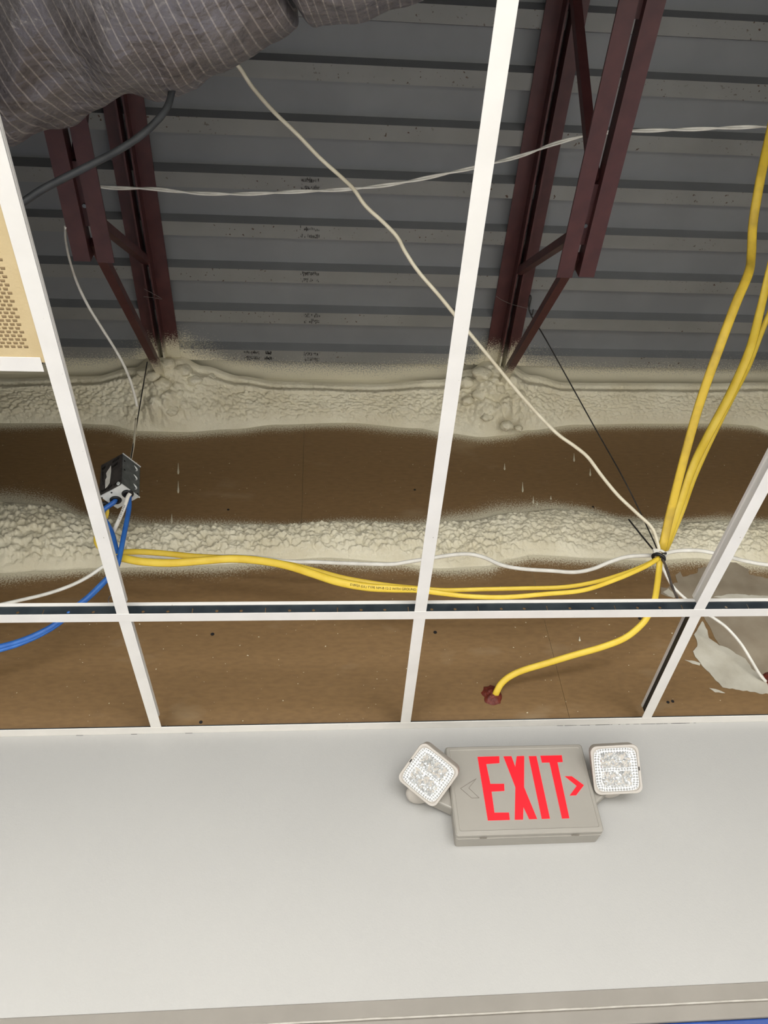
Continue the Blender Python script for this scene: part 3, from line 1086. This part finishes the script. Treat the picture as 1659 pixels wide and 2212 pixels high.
cb = cable('electrical_cable', 'lower yellow cable with black print sagging above the long grid bar', 'cable', YBp, 0.0105, 0.005, 'yellow', group=GY, taper=lambda t: 1.0 - 0.42 * smooth01((t - 0.5) / 0.2))


def cable_print(parent, pts, txt, size, start, off, back):
    """black jacket print: letters laid along the cable"""
    cu = bpy.data.curves.new('cable_print', 'FONT')
    cu.body = txt
    cu.size = size
    tmp = bpy.data.objects.new('cable_print', cu)
    COL.objects.link(tmp)
    dg = bpy.context.evaluated_depsgraph_get()
    me = bpy.data.meshes.new_from_object(tmp.evaluated_get(dg))
    bpy.data.objects.remove(tmp)
    sp = spline(pts, 12)
    acc = [0.0]
    for i in range(1, len(sp)):
        acc.append(acc[-1] + (sp[i] - sp[i - 1]).length)
    mb = MB()
    vs = []
    for vtx in me.vertices:
        s = start + vtx.co.x
        i = 0
        while i < len(acc) - 2 and acc[i + 1] < s:
            i += 1
        t = (s - acc[i]) / max(1e-9, acc[i + 1] - acc[i])
        p = sp[i].lerp(sp[i + 1], t)
        d = (sp[i + 1] - sp[i]).normalized()
        f = (-fwd - d * (-fwd).dot(d)).normalized()
        sd = f.cross(d)
        if sd.z < 0:
            sd = -sd
        vs.append(p + sd * (vtx.co.y - size * 0.35 + off) + f * back)
    mb.add(vs, [tuple(f.vertices) for f in me.polygons])
    return mb.build('jacket_print', M['ink'], parent, fix=False)


arc0 = sum((YBp[i + 1] - YBp[i]).length for i in range(8))
cable_print(cb, YBp, 'E18920 (UL) TYPE NM-B 12-2 WITH GROUND 600V', 0.0085, arc0 + 0.10, 0.001, 0.0056)

YD = Y([(1424, 1206), (1424, 1225), (1420, 1260), (1414, 1296), (1402, 1326), (1385, 1350), (1350, 1378), (1300, 1398), (1240, 1415), (1180, 1433), (1130, 1448), (1100, 1462), (1082, 1478), (1073, 1494), (1069, 1504)], -0.22, -0.004)
cable('electrical_cable', 'yellow cable bending down to the red sealant in the brown wall', 'cable', YD, 0.0088, 0.005, 'yellow', group=GY)

GW = 'white and cream cables in the open ceiling'
WRP = ([(281, 1066), (276, 1074), (270, 1092), (262, 1112), (252, 1134), (244, 1152), (238, 1172), (244, 1188), (262, 1194), (300, 1197), (350, 1203), (400, 1206), (450, 1203), (500, 1202), (560, 1205), (620, 1213), (680, 1214), (750, 1217), (840, 1219), (880, 1214), (930, 1206), (975, 1199), (1012, 1197), (1045, 1204), (1085, 1221), (1130, 1229), (1190, 1233), (1240, 1236), (1280, 1229), (1320, 1213), (1360, 1202), (1424, 1199), (1450, 1192), (1480, 1189), (1515, 1190), (1560, 1199), (1610, 1212), (1680, 1222), (1900, 1236)])
WR = [at_y(q_, -0.27 + 0.145 * smooth01(i / 9.0) - (0.075 * smooth01((i - 26) / 5.0) if i < 36 else 0.04)) for i, q_ in enumerate(WRP)]
wrc = cable('electrical_cable', 'white cable with black print running along the foam behind the yellow ones', 'cable', WR, 0.0056, 0.004, 'white_cable', group=GW)
cable_print(wrc, WR, 'NM-B 14-2 G', 0.0075, 0.035, 0.0, 0.0046)

DIA = [at_z((500, 128), 0.86), at_z((518, 147), 0.86)] + zr([(545, 188), (590, 240), (640, 288), (690, 340), (740, 385), (765, 410), (790, 445), (830, 482), (858, 512), (876, 545), (905, 588), (950, 640), (1000, 702), (1060, 775), (1115, 842), (1165, 898), (1205, 938), (1240, 963), (1270, 988), (1300, 1028), (1335, 1070), (1375, 1108), (1408, 1140), (1420, 1172), (1427, 1200)], 0.86, HZ)
cable('electrical_cable', 'thin cream cable running diagonally from duct to the tied bundle', 'cable', DIA, 0.0046, None, 'cream_cable', group=GW)


def twisted_pair(pts, r, pitch, name, label):
    sp = spline(pts, 16)
    root = thing(name, tuple(sp[len(sp) // 2]), label, 'cable', GW)
    for ph in (0, math.pi):
        s = 0
        out = []
        for i, p in enumerate(sp):
            if i:
                s += (p - sp[i - 1]).length
            d = (sp[min(i + 1, len(sp) - 1)] - sp[max(i - 1, 0)]).normalized()
            u_ = d.orthogonal().normalized()
            v_ = d.cross(u_)
            u_ = Vector((0, 0, 1)) - d * d.z
            u_.normalize()
            v_ = d.cross(u_)
            a_ = 2 * math.pi * s / pitch + ph
            out.append(p + (u_ * math.cos(a_) + v_ * math.sin(a_)) * r)
        MB().sweep(out, r * 1.02, n=8).build('strand', M['white_cable'], root, smooth=True)
    return root


twisted_pair(zr([(214, 403), (250, 406), (330, 408), (420, 417), (520, 419), (640, 414), (760, 408), (860, 396), (960, 376), (1050, 356), (1130, 335), (1200, 310), (1275, 291), (1340, 284), (1400, 282), (1500, 279), (1600, 275), (1700, 272), (2050, 262)], 1.12, 1.12), 0.0027, 0.24, 'twisted_wire', 'twisted white wire strung across both joists below the deck')
cable('electrical_cable', 'white wire hanging down from the left joist to the black hanger wire', 'cable', [at_z(q, 0.80 + 0.06 * i) for i, q in enumerate([(141, 490), (142, 520), (150, 560), (166, 610)])] + zr([(190, 660), (222, 712), (252, 760), (275, 805), (290, 850), (296, 878)], 0.98, 0.95), 0.0040, 0.003, 'white_cable', group=GW)
cable('electrical_cable', 'white cable sloping down to the left edge above the blue cable', 'cable', Y([(250, 1205), (222, 1224), (190, 1246), (150, 1266), (100, 1283), (50, 1295), (0, 1306), (-60, 1316), (-280, 1340)], -0.22, -0.12), 0.0046, None, 'white_cable', group=GW)
cable('electrical_cable', 'thin white cable running from the tie down to the red sealant at right edge', 'cable', Y([(1426, 1212), (1434, 1232), (1450, 1262), (1470, 1284), (1500, 1308), (1540, 1334), (1570, 1356), (1600, 1390), (1622, 1425), (1640, 1455), (1654, 1472)], -0.20, -0.004), 0.0042, None, 'white_cable', group=GW)
cable('electrical_cable', 'black cable hanging from the duct to the left grid bar', 'cable', zr([(384, 150), (372, 195), (362, 230), (338, 262), (300, 296), (250, 328), (200, 354), (140, 384), (90, 410), (45, 440), (0, 468), (-60, 505), (-260, 610)], 0.42, 0.10), 0.0058, None, 'black_cable')

# hanger wires
JE = at_z((318, 782), 1.30)
BOXTOP = at_y((283, 990), -0.24)
GH = 'dark steel hanger wires'
cable('hanger_wire', 'dark hanger wire from the left joist down to the metal box', 'wire', [JE, JE.lerp(BOXTOP, 0.5), BOXTOP], 0.0020, None, 'wire', group=GH, n=6)
cable('electrical_cable', 'short greyish cable entering the top of the metal box', 'cable', Y([(294, 905), (291, 940), (288, 965), (283, 990)], -0.235), 0.0036, None, 'cream_cable', group=GW, n=8)
hk = at_z((1143, 664), 1.27)
cable('hanger_wire', 'dark hanger wire hooked at right joist running down to the tied bundle', 'wire', [at_z((1152, 668), 1.28), at_z((1149, 680), 1.27), at_z((1143, 668), 1.27), at_z((1147, 645), 1.28), at_z((1145, 638), 1.28), at_z((1143, 648), 1.28), at_z((1142, 666), 1.27), at_z((1152, 690), 1.25), at_z((1180, 735), 1.16), at_z((1280, 915), 0.92), at_z((1350, 1040), 0.74), at_z((1408, 1160), 0.58), HUB], 0.0021, None, 'wire', group=GH, n=6, per=6)
cable('hanger_wire', 'short cut end of dark wire sticking up left of the tied bundle', 'wire', Y([(1358, 1122), (1390, 1162), (1420, 1198)], -0.22), 0.0024, None, 'wire', group=GH, n=6)
cable('hanger_wire', 'grey frayed wire hanging below the tied bundle over the plaster smear', 'wire', Y([(1428, 1204), (1438, 1222), (1446, 1248), (1453, 1270), (1460, 1285), (1466, 1300)], -0.22, -0.26), 0.0040, 0.003, 'wire_light', group=GH, twist=lambda t: t * 12)

# zip ties at the hub
zt = thing('cable_tie', tuple(HUB), 'black and white cable ties bundling the yellow cables at right', 'cable tie')
dirc = (CY2[2] - CY2[0]).normalized()
MB().torus(HUB - dirc * 0.006, dirc, 0.0155, 0.0045).build('black_loop', M['black'], zt, smooth=True)
MB().torus(HUB + dirc * 0.008, dirc, 0.015, 0.004).build('white_loop', M['white_cable'], zt, smooth=True)
c = HUB + Vector((-0.012, -0.014, 0.006))
MB().box(c - Vector((0.008, 0.004, 0.006)), c + Vector((0.008, 0.004, 0.006))).build('white_lock_head', M['white_cable'], zt, bevel=0.002)
c = at_y((1440, 1196), -0.235)
MB().sweep([HUB + Vector((0.006, -0.012, 0)), HUB.lerp(c, 0.6) + Vector((0, -0.006, 0)), c], 0.004, 0.002).build('tie_tail', M['black'], zt)

# ================================================================== METAL BOX WITH BLUE CABLES
BZ = at_y((262, 1046), -0.30).z - H
b0 = at_z((262, 1046), BZ)                      # near bottom corner
ex = Vector((0.52153, 0.83480, 0.17090))          # the box hangs slightly askew
ey = Vector((-0.84299, 0.53471, -0.03939))
ez = Vector((-0.12450, -0.12376, 0.98447))
lx, ly, hb = 0.0700, 0.0779, 0.1143
bx = thing('junction_box', tuple(b0 + ex * lx / 2 + ey * ly / 2), 'galvanised metal junction box with marker scribbles and black grommets', 'junction box')


def bp(u, v_, z):
    return b0 + ex * (u * lx) + ey * (v_ * ly) + ez * (z * hb)


# five plates: the body is open sheet metal with lips
def plate(name, corners, mat, th=0.0016):
    nrm = (Vector(corners[1]) - Vector(corners[0])).cross(Vector(corners[3]) - Vector(corners[0])).normalized()
    ctr_ = bp(0.5, 0.5, 0.5)
    if nrm.dot(ctr_ - Vector(corners[0])) < 0:
        nrm = -nrm
    return MB().prism(corners, nrm * th).build(name, M[mat], bx)


right = plate('side_plate', [bp(0, 0, 0), bp(1, 0, 0), bp(1, 0, 1), bp(0, 0, 1)], 'steel')
left = plate('cover_plate', [bp(0, 0, 0), bp(0, 1, 0), bp(0, 1, 1), bp(0, 0, 1)], 'steel_face')
bot = plate('bottom_plate', [bp(0, 0, 0), bp(1, 0, 0), bp(1, 1, 0), bp(0, 1, 0)], 'steel_lit')
plate('top_plate', [bp(0, 0, 1), bp(1, 0, 1), bp(1, 1, 1), bp(0, 1, 1)], 'steel')
plate('side_plate', [bp(1, 0, 0), bp(1, 1, 0), bp(1, 1, 1), bp(1, 0, 1)], 'steel')
plate('side_plate', [bp(0, 1, 0), bp(1, 1, 0), bp(1, 1, 1), bp(0, 1, 1)], 'steel')
MB().bar(bp(0, 0, 1), bp(1.02, 0, 1), 0.003, 0.003).build('folded_lip', M['steel_lit'], bx)
MB().bar(bp(0, 0, 0), bp(1.02, 0, 0), 0.003, 0.003).build('folded_lip', M['steel_lit'], bx)
for z_ in (0.80, 0.50, 0.20):                    # half-punched crescent knockouts
    pts = []
    for k in range(9):
        a_ = math.radians(-60 + 15 * k + 10)
        pts.append(bp(0.55, 0, z_) + ex * (0.26 * lx * math.cos(a_)) + ez * (0.085 * hb * math.sin(a_)) - ey * 0.001)
    MB().sweep(pts, 0.0022, 0.001, radii=[0.3, 0.6, 0.9, 1, 1, 1, 0.9, 0.6, 0.3], n=6).build('knockout_edge', M['steel_lit'], right)
for u, z_ in ((0.12, 0.80), (0.14, 0.52), (0.9, 0.06)):
    MB().disc(bp(u, 0, z_) - ey * 0.0002, -ey, 0.0030, 0.0006, 8).build('punched_hole', M['ink'], right)
# white tape smear and marker scrawl on the cover
rnd = random.Random(9)
tape = [(0.60, 0.72), (0.52, 0.80), (0.50, 0.60), (0.52, 0.40), (0.54, 0.24), (0.64, 0.17), (0.72, 0.14), (0.73, 0.26), (0.74, 0.42), (0.68, 0.48), (0.72, 0.62), (0.66, 0.68)]
MB().prism([bp(0, v_, z_) - ex * 0.0002 for v_, z_ in tape], -ex * 0.0010).build('white_tape', M['white_cable'], left)
for (v0, z0, v1, z1) in ((0.05, 0.12, 0.35, 0.10), (0.4, 0.12, 0.62, 0.09), (0.66, 0.10, 0.9, 0.10), (0.15, 0.90, 0.45, 0.88), (0.82, 0.25, 0.9, 0.75), (0.22, 0.75, 0.46, 0.72), (0.78, 0.86, 0.94, 0.84)):
    pts = []
    for k in range(14):
        t = k / 13.0
        pts.append(bp(0, v0 + (v1 - v0) * t, z0 + (z1 - z0) * t + 0.045 * math.sin(k * 2.1 + v0 * 9)) - ex * 0.0008)
    MB().sweep(pts, 0.0013, 0.0004, face=tuple(-ex), n=6).build('marker_scribble', M['ink'], left)
MB().disc(bp(0, 0.12, 0.06) - ex * 0.0002, -ex, 0.005, 0.003, 10).build('cover_screw', M['steel_lit'], left)
# grommets in the bottom plate
dn = -ez
gz = dn * 0.001


def on_bottom(q):
    d = ray(q)
    t = (b0 - CAM).dot(ez) / d.dot(ez)
    return CAM + d * t


gp = [on_bottom((276, 1066)), on_bottom((250, 1079.5)), on_bottom((226, 1092))]
for p in gp:
    g_ = MB().torus(p + gz, dn, 0.0118, 0.0046).build('grommet', M['black'], bot, smooth=True)
    MB().disc(p + gz * 0.3, dn, 0.0118, 0.0008, 16).build('grommet_opening', M['ink'], g_)
for q in ((241, 1064), (220, 1075), (298, 1072)):
    MB().disc(on_bottom(q) + dn * 0.0002, dn, 0.0026, 0.0008, 8).build('punched_hole', M['ink'], bot)

GB = 'blue cables from the metal box'
yb0 = gp[0].y
cable('data_cable', 'blue cable dropping from the right grommet of the metal box', 'cable', [gp[0] + Vector((0.004, 0.002, 0.012))] + Y([(279, 1076), (279, 1095), (275, 1120), (270, 1145), (265, 1170), (260, 1195), (256, 1214), (250, 1230)], yb0 + 0.01, -0.20), 0.0068, None, 'blue', group=GB)
cable('data_cable', 'blue cable looping from middle grommet behind the left grid bar to the left edge', 'cable', [gp[1] + Vector((0, 0, 0.012))] + Y([(247, 1084), (236, 1092), (224, 1102), (222, 1116), (232, 1132), (242, 1152), (249, 1178), (253, 1200), (250, 1222), (238, 1242), (215, 1266), (190, 1290), (160, 1314), (120, 1348), (80, 1370), (40, 1386), (0, 1397), (-60, 1412), (-260, 1446)], gp[1].y, -0.12), 0.0070, None, 'blue', group=GB)
cable('data_cable', 'blue cable lowest of the pair crossing under the long bar at the left edge', 'cable', Y([(252, 1206), (246, 1234), (228, 1256), (200, 1284), (170, 1310), (126, 1348), (84, 1373), (40, 1392), (0, 1404), (-60, 1420), (-260, 1458)], -0.19, -0.11), 0.0060, None, 'blue', group=GB)
cable('electrical_cable', 'short yellow cable end showing below the metal box beside the bar', 'cable', [gp[2] + Vector((0.004, 0, 0.008))] + Y([(231, 1100), (231, 1108), (228, 1118), (215, 1140), (207, 1162), (212, 1180), (236, 1198)], gp[2].y, -0.17), 0.0062, 0.004, 'yellow', group=GY)


# ================================================================== RED FIRE SEALANT
def blob(q, rx, rz, depth, label, seed):
    c = at_y(q, 0.0)
    mb = MB()
    n, m_ = 28, 10
    vs = []
    for j in range(m_ + 1):
        t = j / m_
        for k in range(n):
            a_ = 2 * math.pi * k / n
            e = 1 + 0.28 * noise.noise((math.cos(a_) * 2.2, math.sin(a_) * 2.2, seed))
            r = t * e
            y = -depth * (1 - t * t) * (1 + 0.5 * noise.noise((r * math.cos(a_) * 5, r * math.sin(a_) * 5, seed + 4))) - 0.0006
            vs.append(Vector((c.x + rx * r * math.cos(a_), y, c.z + rz * r * math.sin(a_))))
    mb.v = vs
    for j in range(m_):
        for k in range(n):
            k2 = (k + 1) % n
            mb.f.append((j * n + k, j * n + k2, (j + 1) * n + k2, (j + 1) * n + k))
            mb.mi.append(0)
    return tag(mb.build('firestop_sealant', M['sealant'], smooth=True), label, 'sealant', 'red sealant around cable holes')


blob((1063, 1502), 0.026, 0.030, 0.013, 'rust red sealant lump where the yellow cable enters the wall', 1.0)
blob((1664, 1470), 0.017, 0.026, 0.012, 'red sealant lump at right edge where the white cable enters the wall', 5.0)

# ================================================================== EXIT SIGN WITH EMERGENCY LAMPS
SX0, SX1, SZ0, SZ1, SY = 0.0865, 0.4205, H - 0.300, H - 0.0845, -0.056
sg = thing('exit_sign', ((SX0 + SX1) / 2, 0, SZ0), 'off white exit sign with red letters and two emergency lamp heads', 'exit sign')


def rrect(x0, x1, z0, z1, r, y, seg=5):
    pts = []
    for cx_, cz_, a0 in ((x1 - r, z1 - r, 0), (x0 + r, z1 - r, 90), (x0 + r, z0 + r, 180), (x1 - r, z0 + r, 270)):
        for k in range(seg + 1):
            a_ = math.radians(a0 + 90 * k / seg)
            pts.append(Vector((cx_ + r * math.cos(a_), y, cz_ + r * math.sin(a_))))
    return pts


def loft(rings, cap0=True, cap1=True):
    mb = MB()
    n = len(rings[0])
    for r_ in rings:
        mb.v += [Vector(p) for p in r_]
    for i in range(len(rings) - 1):
        for k in range(n):
            k2 = (k + 1) % n
            mb.f.append((i * n + k, i * n + k2, (i + 1) * n + k2, (i + 1) * n + k))
            mb.mi.append(0)
    if cap0:
        mb.f.append(tuple(range(n - 1, -1, -1))); mb.mi.append(0)
    if cap1:
        mb.f.append(tuple((len(rings) - 1) * n + k for k in range(n))); mb.mi.append(0)
    return mb


loft([rrect(SX0 + 0.004, SX1 - 0.004, SZ0 + 0.001, SZ1 - 0.001, 0.006, -0.0005), rrect(SX0 + 0.0015, SX1 - 0.0015, SZ0, SZ1, 0.006, -0.040)]).build('housing', M['plastic'], sg, smooth=True, autosmooth=0.6)
face = loft([rrect(SX0, SX1, SZ0 + 0.002, SZ1 + 0.001, 0.007, -0.0395), rrect(SX0, SX1, SZ0 + 0.002, SZ1 + 0.001, 0.007, SY + 0.004), rrect(SX0 + 0.003, SX1 - 0.003, SZ0 + 0.005, SZ1 - 0.002, 0.006, SY + 0.0005), rrect(SX0 + 0.009, SX1 - 0.009, SZ0 + 0.011, SZ1 - 0.008, 0.004, SY), rrect(SX0 + 0.0105, SX1 - 0.0105, SZ0 + 0.0125, SZ1 - 0.0095, 0.004, SY + 0.0014)]).build('faceplate', M['plastic'], sg, smooth=True, autosmooth=0.25)
FY = SY + 0.0014


def sp_(u, v_):
    return at_y((840 + u / 2.8603, 1580 + v_ / 2.8603), FY - 0.0003)


LET = {
    'letter_e': [(548, 158), (682, 154), (683, 196), (601, 202), (627, 325), (712, 324), (714, 368), (634, 372), (652, 503), (742, 502), (747, 547), (612, 551)],
    'letter_x': [(708, 155), (757, 154), (781, 220), (790, 154), (836, 152), (835, 345), (916, 541), (867, 543), (831, 466), (829, 545), (778, 546), (782, 345)],
    'letter_i': [(864, 154), (911, 153), (995, 539), (945, 541)],
    'letter_t': [(936, 151), (1068, 148), (1074, 189), (1041, 191), (1115, 537), (1070, 539), (993, 192), (946, 193)],
    'arrow': [(1087, 278), (1130, 278), (1205, 333), (1157, 395), (1117, 397), (1161, 337)],
}
for nm, poly in LET.items():
    MB().prism([sp_(*q) for q in poly], (0, -0.0007, 0)).build(nm, M['red'], face)
chev = [(540, 292), (443, 352), (512, 412), (558, 411), (494, 350)]
ol = MB()
for i in range(5):
    a_, b_ = sp_(*chev[i]), sp_(*chev[(i + 1) % 5])
    ol.bar(a_, b_, 0.0007, 0.0008, ref=(0, 1, 0))
ol.build('arrow_knockout', M['groove'], face)
for u in (596, 1160, 580):
    pass
MB().box((SX0 + 0.055, SY + 0.012, SZ0 - 0.0004), (SX0 + 0.070, SY + 0.0145, SZ0 + 0.001)).build('latch_slot', M['groove'], sg)
MB().box((SX1 - 0.072, SY + 0.012, SZ0 - 0.0004), (SX1 - 0.055, SY + 0.0145, SZ0 + 0.001)).build('latch_slot', M['groove'], sg)


def lamp_head(ctr_px, y, side_px, roll, tilt_x, tilt_y, sx, side):
    """square emergency lamp facing roughly the viewer; side = half edge in metres"""
    c = at_y(ctr_px, y)
    view = (CAM - c).normalized()
    r0 = rgt.copy()
    r0 = (r0 - view * r0.dot(view)).normalized()
    u0 = view.cross(r0)
    nrm = (view + r0 * tilt_x + u0 * tilt_y).normalized()
    r1 = (r0 - nrm * r0.dot(nrm)).normalized()
    u1 = nrm.cross(r1)
    rr_ = r1 * math.cos(roll) + u1 * math.sin(roll)
    uu_ = u1 * math.cos(roll) - r1 * math.sin(roll)

    def ring(hf, rad, dz, seg=6):
        pts = []
        for sx_, sy_, a0 in ((1, 1, 0), (-1, 1, 90), (-1, -1, 180), (1, -1, 270)):
            for k in range(seg + 1):
                a_ = math.radians(a0 + 90 * k / seg)
                X = sx_ * (hf - rad) + rad * math.cos(a_)
                Yv = sy_ * (hf - rad) + rad * math.sin(a_)
                pts.append(c + rr_ * X + uu_ * Yv + nrm * dz)
        return pts

    s = side
    head = loft([ring(s * 0.90, s * 0.26, -0.042), ring(s * 0.965, s * 0.28, -0.037), ring(s * 0.985, s * 0.28, -0.004), ring(s, s * 0.28, 0.0), ring(s * 0.985, s * 0.27, 0.003), ring(s * 0.90, s * 0.24, 0.0032), ring(s * 0.885, s * 0.23, 0.0008)]).build('lamp_head', M['bezel'], sg, smooth=True, autosmooth=0.7)
    # lens: small pyramids round the rim, larger random facets in two reflector windows
    rnd = random.Random(int(ctr_px[0]))
    mb = MB()
    n = 15
    half = s * 0.875
    hgt = [[0.0] * (2 * n + 1) for _ in range(2 * n + 1)]
    for j in range(2 * n + 1):
        for i in range(2 * n + 1):
            u, v_ = i / n - 1, j / n - 1
            inwin = abs(u) < 0.72 and 0.12 < abs(v_) < 0.74
            hgt[j][i] = (rnd.uniform(-0.0046, 0.0046) if inwin else (0.0013 if (i % 2 and j % 2) else -0.0005))
    for j in range(2 * n + 1):
        for i in range(2 * n + 1):
            u, v_ = i / n - 1, j / n - 1
            # squash the grid's corners into the rounded outline
            m_ = max(abs(u), abs(v_))
            L_ = (abs(u) ** 6 + abs(v_) ** 6) ** (1 / 6.0)
            k = m_ / L_ if L_ > 1e-6 else 1
            mb.v.append(c + rr_ * (u * k * half) + uu_ * (v_ * k * half) + nrm * (0.0022 + hgt[j][i]))
    w_ = 2 * n + 1
    for j in range(2 * n):
        for i in range(2 * n):
            a_, b_, cc, d_ = j * w_ + i, j * w_ + i + 1, (j + 1) * w_ + i + 1, (j + 1) * w_ + i
            if (i + j) % 2:
                mb.f += [(a_, b_, cc), (a_, cc, d_)]
            else:
                mb.f += [(a_, b_, d_), (b_, cc, d_)]
            mb.mi += [0, 0]
    mb.build('lens', M['lens'], head, fix=False)
    MB().box((-0.0012, -0.004, -0.0002), (0.0012, 0.004, 0.0012), T=Matrix.Translation(c + rr_ * (sx * s * 0.93) + nrm * 0.0032) @ Matrix((rr_, uu_, nrm)).transposed().to_4x4()).build('vent_slot', M['ink'], head)
    return c, nrm, rr_, uu_, head


cR, nR, rR, uR, hR = lamp_head((1331, 1662), -0.092, 44, 0.02, 0.16, -0.20, 1, 0.0550)
cL, nL, rL, uL, hL = lamp_head((925.5, 1673), -0.092, 40, math.radians(-37), -0.17, -0.20, -1, 0.0535)
for (cc, nn, sgn, xs, cpx) in ((cR, nR, 1, SX1, (1320, 1702)), (cL, nL, -1, SX0, (906, 1714))):
    back = cc - nn * 0.030
    kn = at_y(cpx, -0.036)
    # round swivel cup below the head
    prof = [(0.000, 0.030), (0.004, 0.0315), (0.010, 0.030), (0.014, 0.024), (0.015, 0.0)]
    mb = MB()
    axis = Vector((0, -0.25, -1)).normalized()
    s_ = axis.orthogonal().normalized()
    t_ = axis.cross(s_)
    rings = [[kn - axis * 0.006 + axis * d_ + (s_ * math.cos(2 * math.pi * k / 24) + t_ * math.sin(2 * math.pi * k / 24)) * max(r_, 0.0005) for k in range(24)] for d_, r_ in prof]
    loft(rings).build('swivel_cup', M['bezel'], sg, smooth=True, autosmooth=0.8)
    zc_ = H - 0.178
    arm0 = Vector((xs - sgn * 0.004, -0.026, zc_ - 0.01))
    loft([[arm0 + Vector((0, a_, b_)) for a_, b_ in ((-0.018, -0.045), (0.018, -0.045), (0.018, 0.045), (-0.018, 0.045))],
          [Vector((kn.x - sgn * 0.01, -0.026, kn.z + 0.012)) + Vector((0, a_, b_)) for a_, b_ in ((-0.016, -0.022), (0.016, -0.022), (0.016, 0.036), (-0.016, 0.036))]]).build('lamp_arm', M['plastic'], sg, bevel=0.004)
    MB().sweep([Vector((kn.x, -0.02, kn.z + 0.01)), kn + Vector((0, 0, 0.012)), back + nn * 0.004], 0.015, n=12).build('swivel_neck', M['bezel'], sg, smooth=True)
